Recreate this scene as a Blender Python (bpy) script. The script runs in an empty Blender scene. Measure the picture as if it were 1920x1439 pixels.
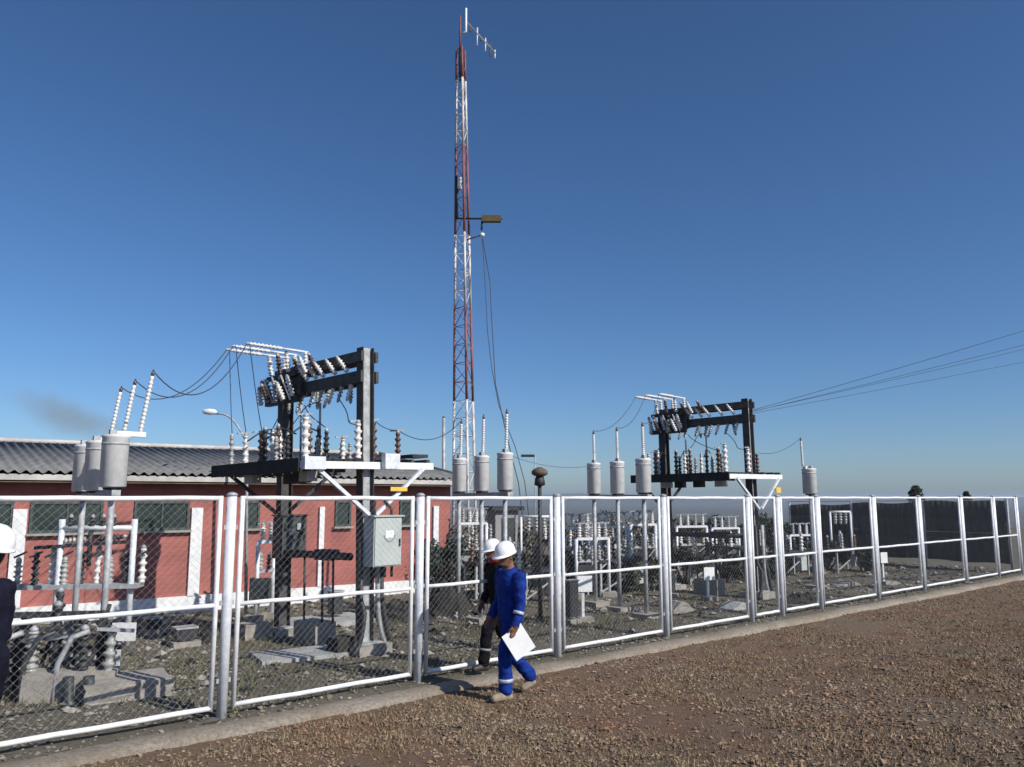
import bpy, math, random
import numpy as np
from mathutils import Vector, Matrix, noise

random.seed(7)
RNG = np.random.default_rng(11)
SC = bpy.context.scene
COL = SC.collection
R_ = math.radians

# ------------------------------------------------------------------ camera
F, PITCH, EYE = 1500.0, math.atan((933 - 719.5) / 1500.0), 2.15
SP, CP = math.sin(PITCH), math.cos(PITCH)
cam_d = bpy.data.cameras.new('camera')
cam_d.sensor_width = 36.0
cam_d.lens = 36.0 * F / 1920.0
cam_d.clip_start, cam_d.clip_end = 0.05, 20000.0
cam = bpy.data.objects.new('camera', cam_d)
COL.objects.link(cam)
cam.location = (0, 0, EYE)
cam.rotation_euler = (math.pi / 2 + PITCH, 0, 0)
SC.camera = cam

# ------------------------------------------------------------------ light
SUN_EL = R_(37.0)
SUN_H = Vector((0.82, -0.57, 0)).normalized()
SUN_V = Vector((SUN_H.x * math.cos(SUN_EL), SUN_H.y * math.cos(SUN_EL), math.sin(SUN_EL)))
world = bpy.data.worlds.new('World')
SC.world = world
world.use_nodes = True
wn, wl = world.node_tree.nodes, world.node_tree.links
wn.clear()
w_out = wn.new('ShaderNodeOutputWorld')
w_bg = wn.new('ShaderNodeBackground')
w_sky = wn.new('ShaderNodeTexSky')
w_sky.sky_type = 'NISHITA'
w_sky.sun_disc = False
w_sky.sun_elevation = SUN_EL
w_sky.sun_rotation = math.atan2(SUN_H.x, SUN_H.y)
w_sky.altitude = 0.0
w_sky.air_density = 0.8
w_sky.dust_density = 0.7
w_sky.ozone_density = 7.0
w_bg.inputs['Strength'].default_value = 0.108
# a thin brownish smoke cloud low in the sky, part of the sky itself
w_tc = wn.new('ShaderNodeTexCoord')
w_map = wn.new('ShaderNodeMapping')
w_map.inputs['Location'].default_value = (0, 0, 0)


def sky_dir(px, py):
    u, v = (px - 960) / F, -(py - 719.5) / F
    return Vector((u, CP - v * SP, SP + v * CP)).normalized()


c_mid = sky_dir(128, 782)
w_sub = wn.new('ShaderNodeVectorMath'); w_sub.operation = 'SUBTRACT'
w_sub.inputs[1].default_value = c_mid
w_rot = wn.new('ShaderNodeVectorRotate'); w_rot.rotation_type = 'AXIS_ANGLE'
w_rot.inputs['Axis'].default_value = c_mid
w_rot.inputs['Angle'].default_value = R_(-17)
w_mul = wn.new('ShaderNodeVectorMath'); w_mul.operation = 'MULTIPLY'
w_mul.inputs[1].default_value = (17.0, 17.0, 52.0)
w_len = wn.new('ShaderNodeVectorMath'); w_len.operation = 'LENGTH'
w_noi = wn.new('ShaderNodeTexNoise')
w_noi.inputs['Scale'].default_value = 28.0
w_noi.inputs['Detail'].default_value = 4.0
w_add = wn.new('ShaderNodeMath'); w_add.operation = 'MULTIPLY_ADD'
w_add.inputs[1].default_value = 0.9
w_ramp = wn.new('ShaderNodeMapRange')
w_ramp.interpolation_type = 'SMOOTHSTEP'
w_ramp.inputs['From Min'].default_value = 1.75
w_ramp.inputs['From Max'].default_value = 0.65
w_ramp.inputs['To Max'].default_value = 0.75
w_mix = wn.new('ShaderNodeMix'); w_mix.data_type = 'RGBA'
w_mix.inputs['B'].default_value = (2.3, 2.95, 3.8, 1)
wl.new(w_tc.outputs['Generated'], w_sub.inputs[0])
wl.new(w_sub.outputs[0], w_rot.inputs['Vector'])
wl.new(w_rot.outputs[0], w_mul.inputs[0])
wl.new(w_mul.outputs[0], w_len.inputs[0])
wl.new(w_tc.outputs['Generated'], w_noi.inputs['Vector'])
wl.new(w_noi.outputs[0], w_add.inputs[0])
wl.new(w_len.outputs['Value'], w_add.inputs[2])
wl.new(w_add.outputs[0], w_ramp.inputs['Value'])
wl.new(w_ramp.outputs[0], w_mix.inputs['Factor'])
w_hs = wn.new('ShaderNodeHueSaturation'); w_hs.inputs['Saturation'].default_value = 1.07
wl.new(w_sky.outputs[0], w_hs.inputs['Color'])
wl.new(w_hs.outputs[0], w_mix.inputs['A'])
wl.new(w_mix.outputs['Result'], w_bg.inputs['Color'])
wl.new(w_bg.outputs[0], w_out.inputs['Surface'])

sun_d = bpy.data.lights.new('sun', 'SUN')
sun_d.energy = 5.0
sun_d.angle = R_(0.5)
sun_d.color = (1.0, 0.955, 0.88)
sun = bpy.data.objects.new('sun', sun_d)
COL.objects.link(sun)
sun.rotation_euler = SUN_V.to_track_quat('Z', 'Y').to_euler()
sun.location = SUN_V * 60

SC.view_settings.view_transform = 'Standard'
SC.view_settings.look = 'None'
SC.view_settings.exposure = 0.0
SC.view_settings.gamma = 1.0
SC.cycles.use_denoising = True
SC.cycles.max_bounces = 6
SC.cycles.volume_bounces = 0


# ------------------------------------------------------------------ helpers
def at(px, py, Y):
    """world point on the photograph's sight line (px, py) at depth Y"""
    u, v = (px - 960) / F, -(py - 719.5) / F
    k = Y / (CP - v * SP)
    return Vector((k * u, Y, EYE + k * (SP + v * CP)))


def on_ground(px, py, z=0.0):
    u, v = (px - 960) / F, -(py - 719.5) / F
    k = (z - EYE) / (SP + v * CP)
    return Vector((k * u, k * (CP - v * SP), z))


class MB:
    def __init__(s):
        s.v, s.f, s.m, s.sm = [], [], [], []
        s.mi = 0

    def add(s, vs, fs, smooth=False):
        o = len(s.v)
        s.v += [tuple(v) for v in vs]
        for f in fs:
            s.f.append([i + o for i in f]); s.m.append(s.mi); s.sm.append(smooth)

    def box(s, c, size, rz=0.0, mat=None):
        hx, hy, hz = size[0] / 2, size[1] / 2, size[2] / 2
        c = Vector(c)
        M = mat if mat is not None else Matrix.Rotation(rz, 3, 'Z')
        vs = [c + M @ Vector((x, y, z)) for x in (-hx, hx) for y in (-hy, hy) for z in (-hz, hz)]
        s.add(vs, [(0, 1, 3, 2), (4, 6, 7, 5), (0, 4, 5, 1), (2, 3, 7, 6), (0, 2, 6, 4), (1, 5, 7, 3)])
        return s

    def bar(s, p, q, w, h, up=(0, 0, 1)):
        p, q = Vector(p), Vector(q)
        d = q - p
        L = d.length
        x = d / L
        u = Vector(up)
        y = u.cross(x)
        if y.length < 1e-4:
            y = Vector((1, 0, 0)).cross(x)
        y.normalize()
        z = x.cross(y)
        M = Matrix((x, y, z)).transposed()
        return s.box((p + q) / 2, (L, w, h), mat=M)

    def ring_frame(s, d):
        d = Vector(d).normalized()
        a = Vector((0, 0, 1)) if abs(d.z) < 0.9 else Vector((1, 0, 0))
        x = a.cross(d).normalized()
        return x, d.cross(x)

    def path(s, pts, r, n=8, caps=True):
        pts = [Vector(p) for p in pts]
        rs = r if isinstance(r, (list, tuple)) else [r] * len(pts)
        x, y = s.ring_frame(pts[1] - pts[0])
        vs = []
        for i, p in enumerate(pts):
            d = (pts[min(i + 1, len(pts) - 1)] - pts[max(i - 1, 0)]).normalized()
            x = (x - d * x.dot(d)).normalized()
            y = d.cross(x)
            for k in range(n):
                a = 2 * math.pi * k / n
                vs.append(p + (x * math.cos(a) + y * math.sin(a)) * rs[i])
        fs = []
        for i in range(len(pts) - 1):
            for k in range(n):
                fs.append((i * n + k, i * n + (k + 1) % n, (i + 1) * n + (k + 1) % n, (i + 1) * n + k))
        s.add(vs, fs, n > 4)
        if caps and n > 2:
            o = len(s.v) - len(vs)
            s.f.append([o + k for k in range(n)][::-1]); s.m.append(s.mi); s.sm.append(False)
            o2 = o + (len(pts) - 1) * n
            s.f.append([o2 + k for k in range(n)]); s.m.append(s.mi); s.sm.append(False)
        return s

    def tube(s, p, q, r, r2=None, n=8):
        return s.path([p, q], [r, r if r2 is None else r2], n)

    def lathe(s, base, prof, d=(0, 0, 1), n=14, smooth=True):
        """prof: (height, radius) pairs along d from base"""
        d = Vector(d).normalized()
        x, y = s.ring_frame(d)
        base = Vector(base)
        vs, fs = [], []
        for h, r in prof:
            for k in range(n):
                a = 2 * math.pi * k / n
                vs.append(base + d * h + (x * math.cos(a) + y * math.sin(a)) * max(r, 1e-4))
        for i in range(len(prof) - 1):
            for k in range(n):
                fs.append((i * n + k, i * n + (k + 1) % n, (i + 1) * n + (k + 1) % n, (i + 1) * n + k))
        s.add(vs, fs, smooth)
        o = len(s.v) - len(vs)
        s.f.append([o + k for k in range(n)][::-1]); s.m.append(s.mi); s.sm.append(False)
        o += (len(prof) - 1) * n
        s.f.append([o + k for k in range(n)]); s.m.append(s.mi); s.sm.append(False)
        return s

    def build(s, name, mats, parent=None, loc=None, sub=None):
        me = bpy.data.meshes.new(name)
        vs = s.v
        if loc is not None and sub is not None:
            vs = [tuple(Vector(v) - Vector(sub)) for v in vs]
        me.from_pydata(vs, [], s.f)
        mats = mats if isinstance(mats, (list, tuple)) else [mats]
        for m in mats:
            me.materials.append(m)
        me.polygons.foreach_set('material_index', s.m)
        me.polygons.foreach_set('use_smooth', s.sm)
        me.update()
        o = bpy.data.objects.new(name, me)
        COL.objects.link(o)
        if parent is not None:
            o.parent = parent
        if loc is not None:
            o.location = loc
        return o


def tag(o, label=None, cat=None, group=None, kind=None):
    if label: o['label'] = label
    if cat: o['category'] = cat
    if group: o['group'] = group
    if kind: o['kind'] = kind
    return o


def thing(name, label, cat, loc=(0, 0, 0), rz=0.0, group=None):
    o = bpy.data.objects.new(name, None)
    COL.objects.link(o)
    o.location = loc
    o.rotation_euler = (0, 0, rz)
    return tag(o, label, cat, group)


def kids(o):
    return [c for c in COL.objects if c.parent == o]


def copy_tree(o, label=None, parent=None):
    c = o.copy()
    COL.objects.link(c)
    c.parent = parent
    if label: c['label'] = label
    for ch in kids(o):
        copy_tree(ch, None, c)
    return c


def np_mesh(name, V, Fc, mats, midx=None, smooth=False):
    me = bpy.data.meshes.new(name)
    k = Fc.shape[1]
    me.vertices.add(len(V)); me.vertices.foreach_set('co', V.astype(np.float32).ravel())
    me.loops.add(Fc.size); me.loops.foreach_set('vertex_index', Fc.astype(np.int32).ravel())
    me.polygons.add(len(Fc)); me.polygons.foreach_set('loop_start', (np.arange(len(Fc)) * k).astype(np.int32))
    for m in mats: me.materials.append(m)
    if midx is not None: me.polygons.foreach_set('material_index', midx.astype(np.int32))
    me.polygons.foreach_set('use_smooth', np.full(len(Fc), smooth))
    me.update(calc_edges=True)
    me.validate()
    o = bpy.data.objects.new(name, me)
    COL.objects.link(o)
    return o


# ------------------------------------------------------------------ materials
def mat(name, col, col2=None, rough=0.6, metal=0.0, scale=6.0, bump=0.0, bscale=None, detail=5.0, spread=(0.35, 0.65), stretch=None, island=0.0):
    m = bpy.data.materials.new(name)
    m.use_nodes = True
    nt = m.node_tree
    b = nt.nodes['Principled BSDF']
    b.inputs['Roughness'].default_value = rough
    b.inputs['Metallic'].default_value = metal
    c1 = tuple(col) + (1,)
    c2 = tuple(col2 if col2 else [min(1, c * 0.72) for c in col]) + (1,)
    tc = nt.nodes.new('ShaderNodeTexCoord')
    src = tc.outputs['Object']
    if stretch:
        mp = nt.nodes.new('ShaderNodeMapping')
        mp.inputs['Scale'].default_value = stretch
        nt.links.new(src, mp.inputs['Vector']); src = mp.outputs[0]
    no = nt.nodes.new('ShaderNodeTexNoise')
    no.inputs['Scale'].default_value = scale
    no.inputs['Detail'].default_value = detail
    no.inputs['Roughness'].default_value = 0.65
    nt.links.new(src, no.inputs['Vector'])
    mr = nt.nodes.new('ShaderNodeMapRange')
    mr.inputs['From Min'].default_value, mr.inputs['From Max'].default_value = spread
    nt.links.new(no.outputs[0], mr.inputs['Value'])
    mx = nt.nodes.new('ShaderNodeMix'); mx.data_type = 'RGBA'
    mx.inputs['A'].default_value, mx.inputs['B'].default_value = c1, c2
    nt.links.new(mr.outputs[0], mx.inputs['Factor'])
    out = mx.outputs['Result']
    if island:
        ge = nt.nodes.new('ShaderNodeNewGeometry')
        m2 = nt.nodes.new('ShaderNodeMapRange')
        m2.inputs['To Min'].default_value, m2.inputs['To Max'].default_value = 1 - island, 1 + island
        nt.links.new(ge.outputs['Random Per Island'], m2.inputs['Value'])
        m3 = nt.nodes.new('ShaderNodeVectorMath'); m3.operation = 'SCALE'
        nt.links.new(out, m3.inputs[0]); nt.links.new(m2.outputs[0], m3.inputs['Scale'])
        out = m3.outputs[0]
    nt.links.new(out, b.inputs['Base Color'])
    if bump:
        n2 = nt.nodes.new('ShaderNodeTexNoise')
        n2.inputs['Scale'].default_value = bscale or scale * 6
        n2.inputs['Detail'].default_value = 4
        nt.links.new(src, n2.inputs['Vector'])
        bp = nt.nodes.new('ShaderNodeBump')
        bp.inputs['Strength'].default_value = bump
        bp.inputs['Distance'].default_value = 0.02
        nt.links.new(n2.outputs[0], bp.inputs['Height'])
        nt.links.new(bp.outputs[0], b.inputs['Normal'])
    return m


M = {}
M['white_paint'] = mat('white_paint', (0.80, 0.80, 0.80), (0.62, 0.63, 0.64), 0.5, 0, 9, 0.1)
M['galv'] = mat('galvanised_steel', (0.72, 0.74, 0.77), (0.54, 0.57, 0.61), 0.5, 0.1, 14, 0.1)
M['galv_dull'] = mat('dull_galvanised_steel', (0.46, 0.47, 0.48), (0.26, 0.27, 0.28), 0.6, 0.2, 9, 0.1)
M['wire'] = mat('fence_wire', (0.42, 0.44, 0.46), (0.30, 0.31, 0.33), 0.5, 0.3, 9)
M['dark_steel'] = mat('dark_steel', (0.045, 0.045, 0.05), (0.02, 0.02, 0.024), 0.6, 0.2, 9, 0.1)
M['shaded_steel'] = mat('shaded_beam_steel', (0.075, 0.072, 0.07), (0.03, 0.029, 0.03), 0.7, 0.1, 9, 0.1)  # light galvanised gantry steel, its shaded tone put into the colour
M['tank'] = mat('grey_tank_paint', (0.66, 0.655, 0.64), (0.53, 0.53, 0.53), 0.5, 0.0, 10, 0.08)
M['porcelain'] = mat('white_porcelain', (0.75, 0.74, 0.72), (0.6, 0.58, 0.55), 0.25, 0, 10)
M['porcelain_brown'] = mat('brown_porcelain', (0.13, 0.065, 0.04), (0.07, 0.035, 0.025), 0.25, 0, 10)
M['porcelain_grey'] = mat('grey_porcelain', (0.42, 0.42, 0.40), (0.26, 0.26, 0.25), 0.3, 0, 10)
M['black_rubber'] = mat('black_rubber', (0.02, 0.021, 0.023), (0.035, 0.036, 0.04), 0.6, 0, 10)
M['cable'] = mat('cable', (0.05, 0.06, 0.09), (0.03, 0.035, 0.05), 0.6, 0, 5)
M['concrete'] = mat('concrete', (0.36, 0.33, 0.29), (0.24, 0.22, 0.19), 0.9, 0, 5, 0.4, 60)
M['slab'] = mat('pale_slab', (0.42, 0.42, 0.41), (0.28, 0.28, 0.28), 0.9, 0, 4, 0.3, 40)
M['window'] = mat('window_glass', (0.018, 0.03, 0.028), (0.04, 0.055, 0.05), 0.12, 0, 2)
M['window_frame'] = mat('window_frame', (0.05, 0.075, 0.07), (0.03, 0.045, 0.045), 0.5)
M['roof'] = mat('grey_corrugated_roof', (0.205, 0.205, 0.20), (0.12, 0.12, 0.12), 0.8, 0, 3, 0.2, 30)
M['fascia'] = mat('white_fascia', (0.52, 0.50, 0.47), (0.36, 0.34, 0.32), 0.6, 0, 4)
M['mast_red'] = mat('mast_red_paint', (0.27, 0.09, 0.085), (0.13, 0.055, 0.06), 0.6, 0, 2.2)
M['mast_white'] = mat('mast_white_paint', (0.66, 0.62, 0.59), (0.26, 0.23, 0.22), 0.6, 0, 2.2, spread=(0.45, 0.7))
M['antenna_ochre'] = mat('ochre_antenna', (0.12, 0.085, 0.02), (0.07, 0.05, 0.015), 0.6)
M['yellow'] = mat('yellow_plate', (0.75, 0.50, 0.08), (0.65, 0.42, 0.07), 0.5)
M['cabinet'] = mat('cabinet_grey', (0.46, 0.50, 0.48), (0.38, 0.42, 0.40), 0.45, 0, 4)
M['cabinet_dark'] = mat('cabinet_dark', (0.05, 0.058, 0.058), (0.03, 0.035, 0.036), 0.5, 0, 6)
M['paper'] = mat('paper_white', (0.74, 0.74, 0.73), (0.66, 0.66, 0.65), 0.7)
M['logo_grey'] = mat('logo_grey', (0.22, 0.25, 0.24), (0.2, 0.22, 0.21), 0.6)
M['sign_white'] = mat('sign_white', (0.80, 0.81, 0.80), (0.70, 0.71, 0.70), 0.5, 0, 12)
M['net'] = mat('dark_shade_net', (0.020, 0.019, 0.018), (0.065, 0.06, 0.053), 0.95, 0, 4, 0.4, 60, stretch=(1.5, 1.5, 0.25), spread=(0.35, 0.75))
M['helmet'] = mat('white_helmet_shell', (0.85, 0.85, 0.85), (0.78, 0.78, 0.78), 0.3, 0, 8)
M['blue_cloth'] = mat('blue_coverall', (0.009, 0.038, 0.25), (0.005, 0.02, 0.15), 0.85, 0, 12, 0.4, 22)
M['black_cloth'] = mat('black_cloth', (0.008, 0.008, 0.010), (0.005, 0.005, 0.007), 0.9, 0, 12, 0.4, 22)
M['navy_cloth'] = mat('navy_cloth', (0.010, 0.011, 0.024), (0.006, 0.006, 0.015), 0.9, 0, 12, 0.4, 22)
M['skin'] = mat('skin', (0.22, 0.105, 0.065), (0.17, 0.08, 0.05), 0.55, 0, 10)
M['hair'] = mat('black_hair', (0.012, 0.010, 0.009), (0.02, 0.017, 0.015), 0.6, 0, 30)
M['boot_tan'] = mat('tan_boot', (0.33, 0.27, 0.20), (0.22, 0.17, 0.12), 0.8, 0, 15)
M['boot_black'] = mat('black_boot', (0.02, 0.019, 0.018), (0.035, 0.033, 0.03), 0.6, 0, 15)
M['red_cloth'] = mat('red_cloth', (0.36, 0.022, 0.02), (0.24, 0.016, 0.016), 0.8, 0, 12)
M['reflective'] = mat('reflective_tape', (0.45, 0.5, 0.6), (0.38, 0.42, 0.5), 0.4, 0, 12)
M['wood'] = mat('weathered_wood', (0.16, 0.125, 0.09), (0.09, 0.07, 0.05), 0.9, 0, 6, 0.3, 40)
M['bush_olive'] = mat('olive_dry_foliage', (0.14, 0.13, 0.085), (0.08, 0.078, 0.05), 0.8, 0, 2, island=0.45)
M['bush_grey'] = mat('grey_dry_foliage', (0.23, 0.21, 0.175), (0.12, 0.112, 0.09), 0.85, 0, 2, island=0.45)
M['bush_dark'] = mat('dark_foliage', (0.032, 0.038, 0.022), (0.018, 0.021, 0.014), 0.8, 0, 2, island=0.45)
M['bush_green'] = mat('grey_green_foliage', (0.06, 0.085, 0.07), (0.035, 0.05, 0.042), 0.8, 0, 2, island=0.4)
M['twig'] = mat('twig_bark', (0.075, 0.06, 0.045), (0.045, 0.036, 0.028), 0.9, 0, 20)
M['dry_grass'] = mat('dry_grass', (0.30, 0.235, 0.14), (0.19, 0.13, 0.07), 0.9, 0, 1.2, island=0.4)
M['yard_weed'] = mat('yard_weed', (0.15, 0.15, 0.075), (0.10, 0.085, 0.05), 0.9, 0, 1.0, island=0.4)
M['stone_out'] = mat('brown_gravel_stone', (0.225, 0.172, 0.118), (0.20, 0.115, 0.068), 0.9, 0, 0.7, 0.3, 60, spread=(0.4, 0.6), island=0.6)
M['stone_yard'] = mat('grey_gravel_stone', (0.21, 0.195, 0.165), (0.15, 0.13, 0.10), 0.9, 0, 0.8, 0.3, 60, island=0.55)
M['rubble_dark'] = mat('dark_spoil', (0.035, 0.033, 0.03), (0.02, 0.019, 0.018), 0.95, 0, 5, 0.6, 30)
M['hut'] = mat('grey_render', (0.33, 0.31, 0.31), (0.25, 0.235, 0.235), 0.8, 0, 4)


for k_ in ('blue_cloth', 'black_cloth', 'navy_cloth'):
    M[k_].node_tree.nodes['Principled BSDF'].inputs['Specular IOR Level'].default_value = 0.15


def ground_mat(name, a, b, c, big=0.5, fine=22.0):
    m = bpy.data.materials.new(name); m.use_nodes = True
    nt = m.node_tree; bs = nt.nodes['Principled BSDF']; bs.inputs['Roughness'].default_value = 0.95
    tc = nt.nodes.new('ShaderNodeTexCoord')
    n1 = nt.nodes.new('ShaderNodeTexNoise'); n1.inputs['Scale'].default_value = big; n1.inputs['Detail'].default_value = 6; n1.inputs['Roughness'].default_value = 0.7
    n2 = nt.nodes.new('ShaderNodeTexNoise'); n2.inputs['Scale'].default_value = fine; n2.inputs['Detail'].default_value = 8; n2.inputs['Roughness'].default_value = 0.75
    for n in (n1, n2): nt.links.new(tc.outputs['Object'], n.inputs['Vector'])
    r1 = nt.nodes.new('ShaderNodeValToRGB')
    e = r1.color_ramp.elements
    e[0].position, e[0].color = 0.38, tuple(a) + (1,)
    e[1].position, e[1].color = 0.62, tuple(b) + (1,)
    nt.links.new(n1.outputs[0], r1.inputs[0])
    mr = nt.nodes.new('ShaderNodeMapRange'); mr.inputs['From Min'].default_value, mr.inputs['From Max'].default_value = 0.42, 0.66
    nt.links.new(n2.outputs[0], mr.inputs['Value'])
    mx = nt.nodes.new('ShaderNodeMix'); mx.data_type = 'RGBA'
    mx.inputs['B'].default_value = tuple(c) + (1,)
    nt.links.new(mr.outputs[0], mx.inputs['Factor']); nt.links.new(r1.outputs[0], mx.inputs['A'])
    nt.links.new(mx.outputs['Result'], bs.inputs['Base Color'])
    bp = nt.nodes.new('ShaderNodeBump'); bp.inputs['Strength'].default_value = 0.9; bp.inputs['Distance'].default_value = 0.03
    nt.links.new(n2.outputs[0], bp.inputs['Height']); nt.links.new(bp.outputs[0], bs.inputs['Normal'])
    return m


M['soil_out'] = ground_mat('reddish_brown_soil', (0.185, 0.095, 0.052), (0.165, 0.122, 0.082), (0.105, 0.073, 0.047), 0.42)
M['soil_yard'] = ground_mat('olive_grey_soil', (0.165, 0.142, 0.105), (0.122, 0.108, 0.072), (0.072, 0.062, 0.044), 0.7)
M['plain'] = ground_mat('far_scrub', (0.10, 0.085, 0.05), (0.06, 0.058, 0.038), (0.045, 0.045, 0.03), 0.004, 0.03)


M['kerb'] = ground_mat('kerb_concrete', (0.27, 0.215, 0.155), (0.36, 0.325, 0.27), (0.17, 0.14, 0.105), 1.1, 24.0)


def brick_mat():
    m = bpy.data.materials.new('red_painted_brick'); m.use_nodes = True
    nt = m.node_tree; bs = nt.nodes['Principled BSDF']; bs.inputs['Roughness'].default_value = 0.75
    tc = nt.nodes.new('ShaderNodeTexCoord')
    sx = nt.nodes.new('ShaderNodeSeparateXYZ'); cx = nt.nodes.new('ShaderNodeCombineXYZ')
    ad = nt.nodes.new('ShaderNodeMath')
    nt.links.new(tc.outputs['Object'], sx.inputs[0])
    nt.links.new(sx.outputs[0], ad.inputs[0]); nt.links.new(sx.outputs[1], ad.inputs[1])
    nt.links.new(ad.outputs[0], cx.inputs[0]); nt.links.new(sx.outputs[2], cx.inputs[1])
    br = nt.nodes.new('ShaderNodeTexBrick')
    br.inputs['Color1'].default_value = (0.36, 0.115, 0.093, 1)
    br.inputs['Color2'].default_value = (0.32, 0.098, 0.08, 1)
    br.inputs['Mortar'].default_value = (0.35, 0.125, 0.105, 1)
    br.inputs['Scale'].default_value = 1.0
    br.inputs['Mortar Size'].default_value = 0.008
    br.inputs['Brick Width'].default_value = 0.24
    br.inputs['Row Height'].default_value = 0.085
    nt.links.new(cx.outputs[0], br.inputs['Vector'])
    no = nt.nodes.new('ShaderNodeTexNoise'); no.inputs['Scale'].default_value = 1.6; no.inputs['Detail'].default_value = 6
    nt.links.new(tc.outputs['Object'], no.inputs['Vector'])
    mr = nt.nodes.new('ShaderNodeMapRange'); mr.inputs['From Min'].default_value, mr.inputs['From Max'].default_value = 0.3, 0.7
    mr.inputs['To Min'].default_value, mr.inputs['To Max'].default_value = 0.74, 1.16
    nt.links.new(no.outputs[0], mr.inputs['Value'])
    sc = nt.nodes.new('ShaderNodeVectorMath'); sc.operation = 'SCALE'
    nt.links.new(br.outputs['Color'], sc.inputs[0]); nt.links.new(mr.outputs[0], sc.inputs['Scale'])
    nt.links.new(sc.outputs[0], bs.inputs['Base Color'])
    bp = nt.nodes.new('ShaderNodeBump'); bp.inputs['Strength'].default_value = 0.5; bp.inputs['Distance'].default_value = 0.01
    bp.invert = True
    nt.links.new(br.outputs['Fac'], bp.inputs['Height']); nt.links.new(bp.outputs[0], bs.inputs['Normal'])
    return m


M['brick'] = brick_mat()

# ------------------------------------------------------------------ site frame
P0 = Vector((-2.87, 8.29, 0))
ANG = R_(41.0)
E1 = Vector((math.cos(ANG), math.sin(ANG), 0))     # along the fence
N1 = Vector((-math.sin(ANG), math.cos(ANG), 0))    # into the yard


def fp(t, q, z=0.0):
    return P0 + E1 * t + N1 * q + Vector((0, 0, z))


def smooth01(x):
    x = min(1, max(0, x)); return x * x * (3 - 2 * x)


def terrain(x, y, rough=True):
    d = Vector((x, y, 0)) - P0
    s = -d.dot(N1)          # metres outside the fence line
    z = 0.0
    if s > 0.3:
        z = -0.05 + 0.60 * smooth01((s - 1.6) / 8.5) * (1.0 if s < 30 else 1.0)
        z += 0.12 * math.exp(-((x + 3.45) ** 2 + (y - 5.2) ** 2) / 1.2)
    far = max(0.0, y - 52.0, x - 55.0)
    if far > 0:
        z -= 45.0 * smooth01(far / 260.0)
    if rough:
        z += 0.018 * noise.noise((x * 1.3, y * 1.3, 0.3)) + 0.03 * noise.noise((x * 0.35, y * 0.35, 4.0)) * (1 if abs(s) > 1.0 else 0.3)
        if s > 0.9: z += 0.035 * noise.noise((x * 2.6, y * 2.6, 9.0))
    return z


# ------------------------------------------------------------------ ground (one sheet)
def make_ground():
    def axis(lo, hi, near_lo, near_hi, step):
        a = list(np.arange(near_lo, near_hi + 1e-6, step))
        v, st = near_hi, step
        while v < hi:
            st *= 1.22; v += st; a.append(min(v, hi))
        v, st = near_lo, step
        pre = []
        while v > lo:
            st *= 1.22; v -= st; pre.append(max(v, lo))
        return np.array(pre[::-1] + a)
    T = axis(-6000, 9000, -9.0, 27.0, 0.16)
    Q = axis(-3000, 9000, -9.0, 20.0, 0.16)
    V = np.zeros((len(T), len(Q), 3))
    for i, t in enumerate(T):
        for j, q in enumerate(Q):
            p = fp(t, q)
            V[i, j] = (p.x, p.y, terrain(p.x, p.y))
    nq = len(Q)
    ii, jj = np.meshgrid(np.arange(len(T) - 1), np.arange(nq - 1), indexing='ij')
    a = ii * nq + jj
    Fc = np.stack([a, a + nq, a + nq + 1, a + 1], -1).reshape(-1, 4)
    qm = (Q[jj] + Q[jj + 1]).ravel() / 2
    ym = (V[ii, jj, 1]).ravel(); xm = (V[ii, jj, 0]).ravel()
    mi = np.where(qm < -0.3, 0, 1)
    mi = np.where((ym > 55) | (xm > 55), 2, mi)
    o = np_mesh('ground', V.reshape(-1, 3), Fc, [M['soil_out'], M['soil_yard'], M['plain']], mi, True)
    tag(o, kind='structure')


make_ground()

# kerb strip along the foot of the fence
kb = MB()
kt = np.arange(-6.0, 22.6, 0.14)
kv = []
for a in kt:
    o_ = -0.52 + 0.07 * noise.noise((a * 0.9, 1.0, 0)) + 0.06 * noise.noise((a * 4.5, 2.0, 0))
    i_ = -0.19 + 0.05 * noise.noise((a * 1.1, 5.0, 0)) + 0.04 * noise.noise((a * 5.0, 6.0, 0))
    zt = 0.008 + 0.016 * noise.noise((a * 0.7, 8.0, 0)) + 0.006 * noise.noise((a * 4.0, 9.0, 0))
    for q, z in ((o_ - 0.03, -0.14), (o_, zt - 0.035), (o_ + 0.05, zt - 0.004), ((o_ + i_) / 2, zt + 0.004), (i_ - 0.03, zt - 0.002), (i_, zt - 0.02), (i_ + 0.02, -0.12)):
        kv.append(fp(a, q, z))
kf = [(r * 7 + c, r * 7 + c + 1, r * 7 + c + 8, r * 7 + c + 7) for r in range(len(kt) - 1) for c in range(6)]
kb.add(kv, kf, True)
tag(kb.build('kerb', M['kerb']), kind='structure')

# distant hills
hb = MB()
for k, (yy, hh, seed) in enumerate(((5200, 62, 1.0), (7600, 105, 5.0))):
    xs = np.linspace(-4200, 8200, 110)
    top, bot = [], []
    for x in xs:
        h = hh * (0.55 + 0.55 * noise.noise((x * 0.0007, seed, 0)) + 0.12 * noise.noise((x * 0.004, seed, 3)))
        top.append((x, yy + 500, -45 + max(h, 8) )); bot.append((x, yy, -50))
    back = [(x, y + 900, -50) for x, y, z in bot]
    n = len(xs)
    hb.add(bot + top + back, [(i, i + 1, n + i + 1, n + i) for i in range(n - 1)] + [(n + i, n + i + 1, 2 * n + i + 1, 2 * n + i) for i in range(n - 1)], True)
tag(hb.build('hills', M['plain']), kind='structure')

# ------------------------------------------------------------------ fence
FENCE_T = [-2.30, 0.0, 2.29, 4.61, 6.89, 9.07, 9.98, 11.40, 13.75, 16.04, 18.56, 21.15]
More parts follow.
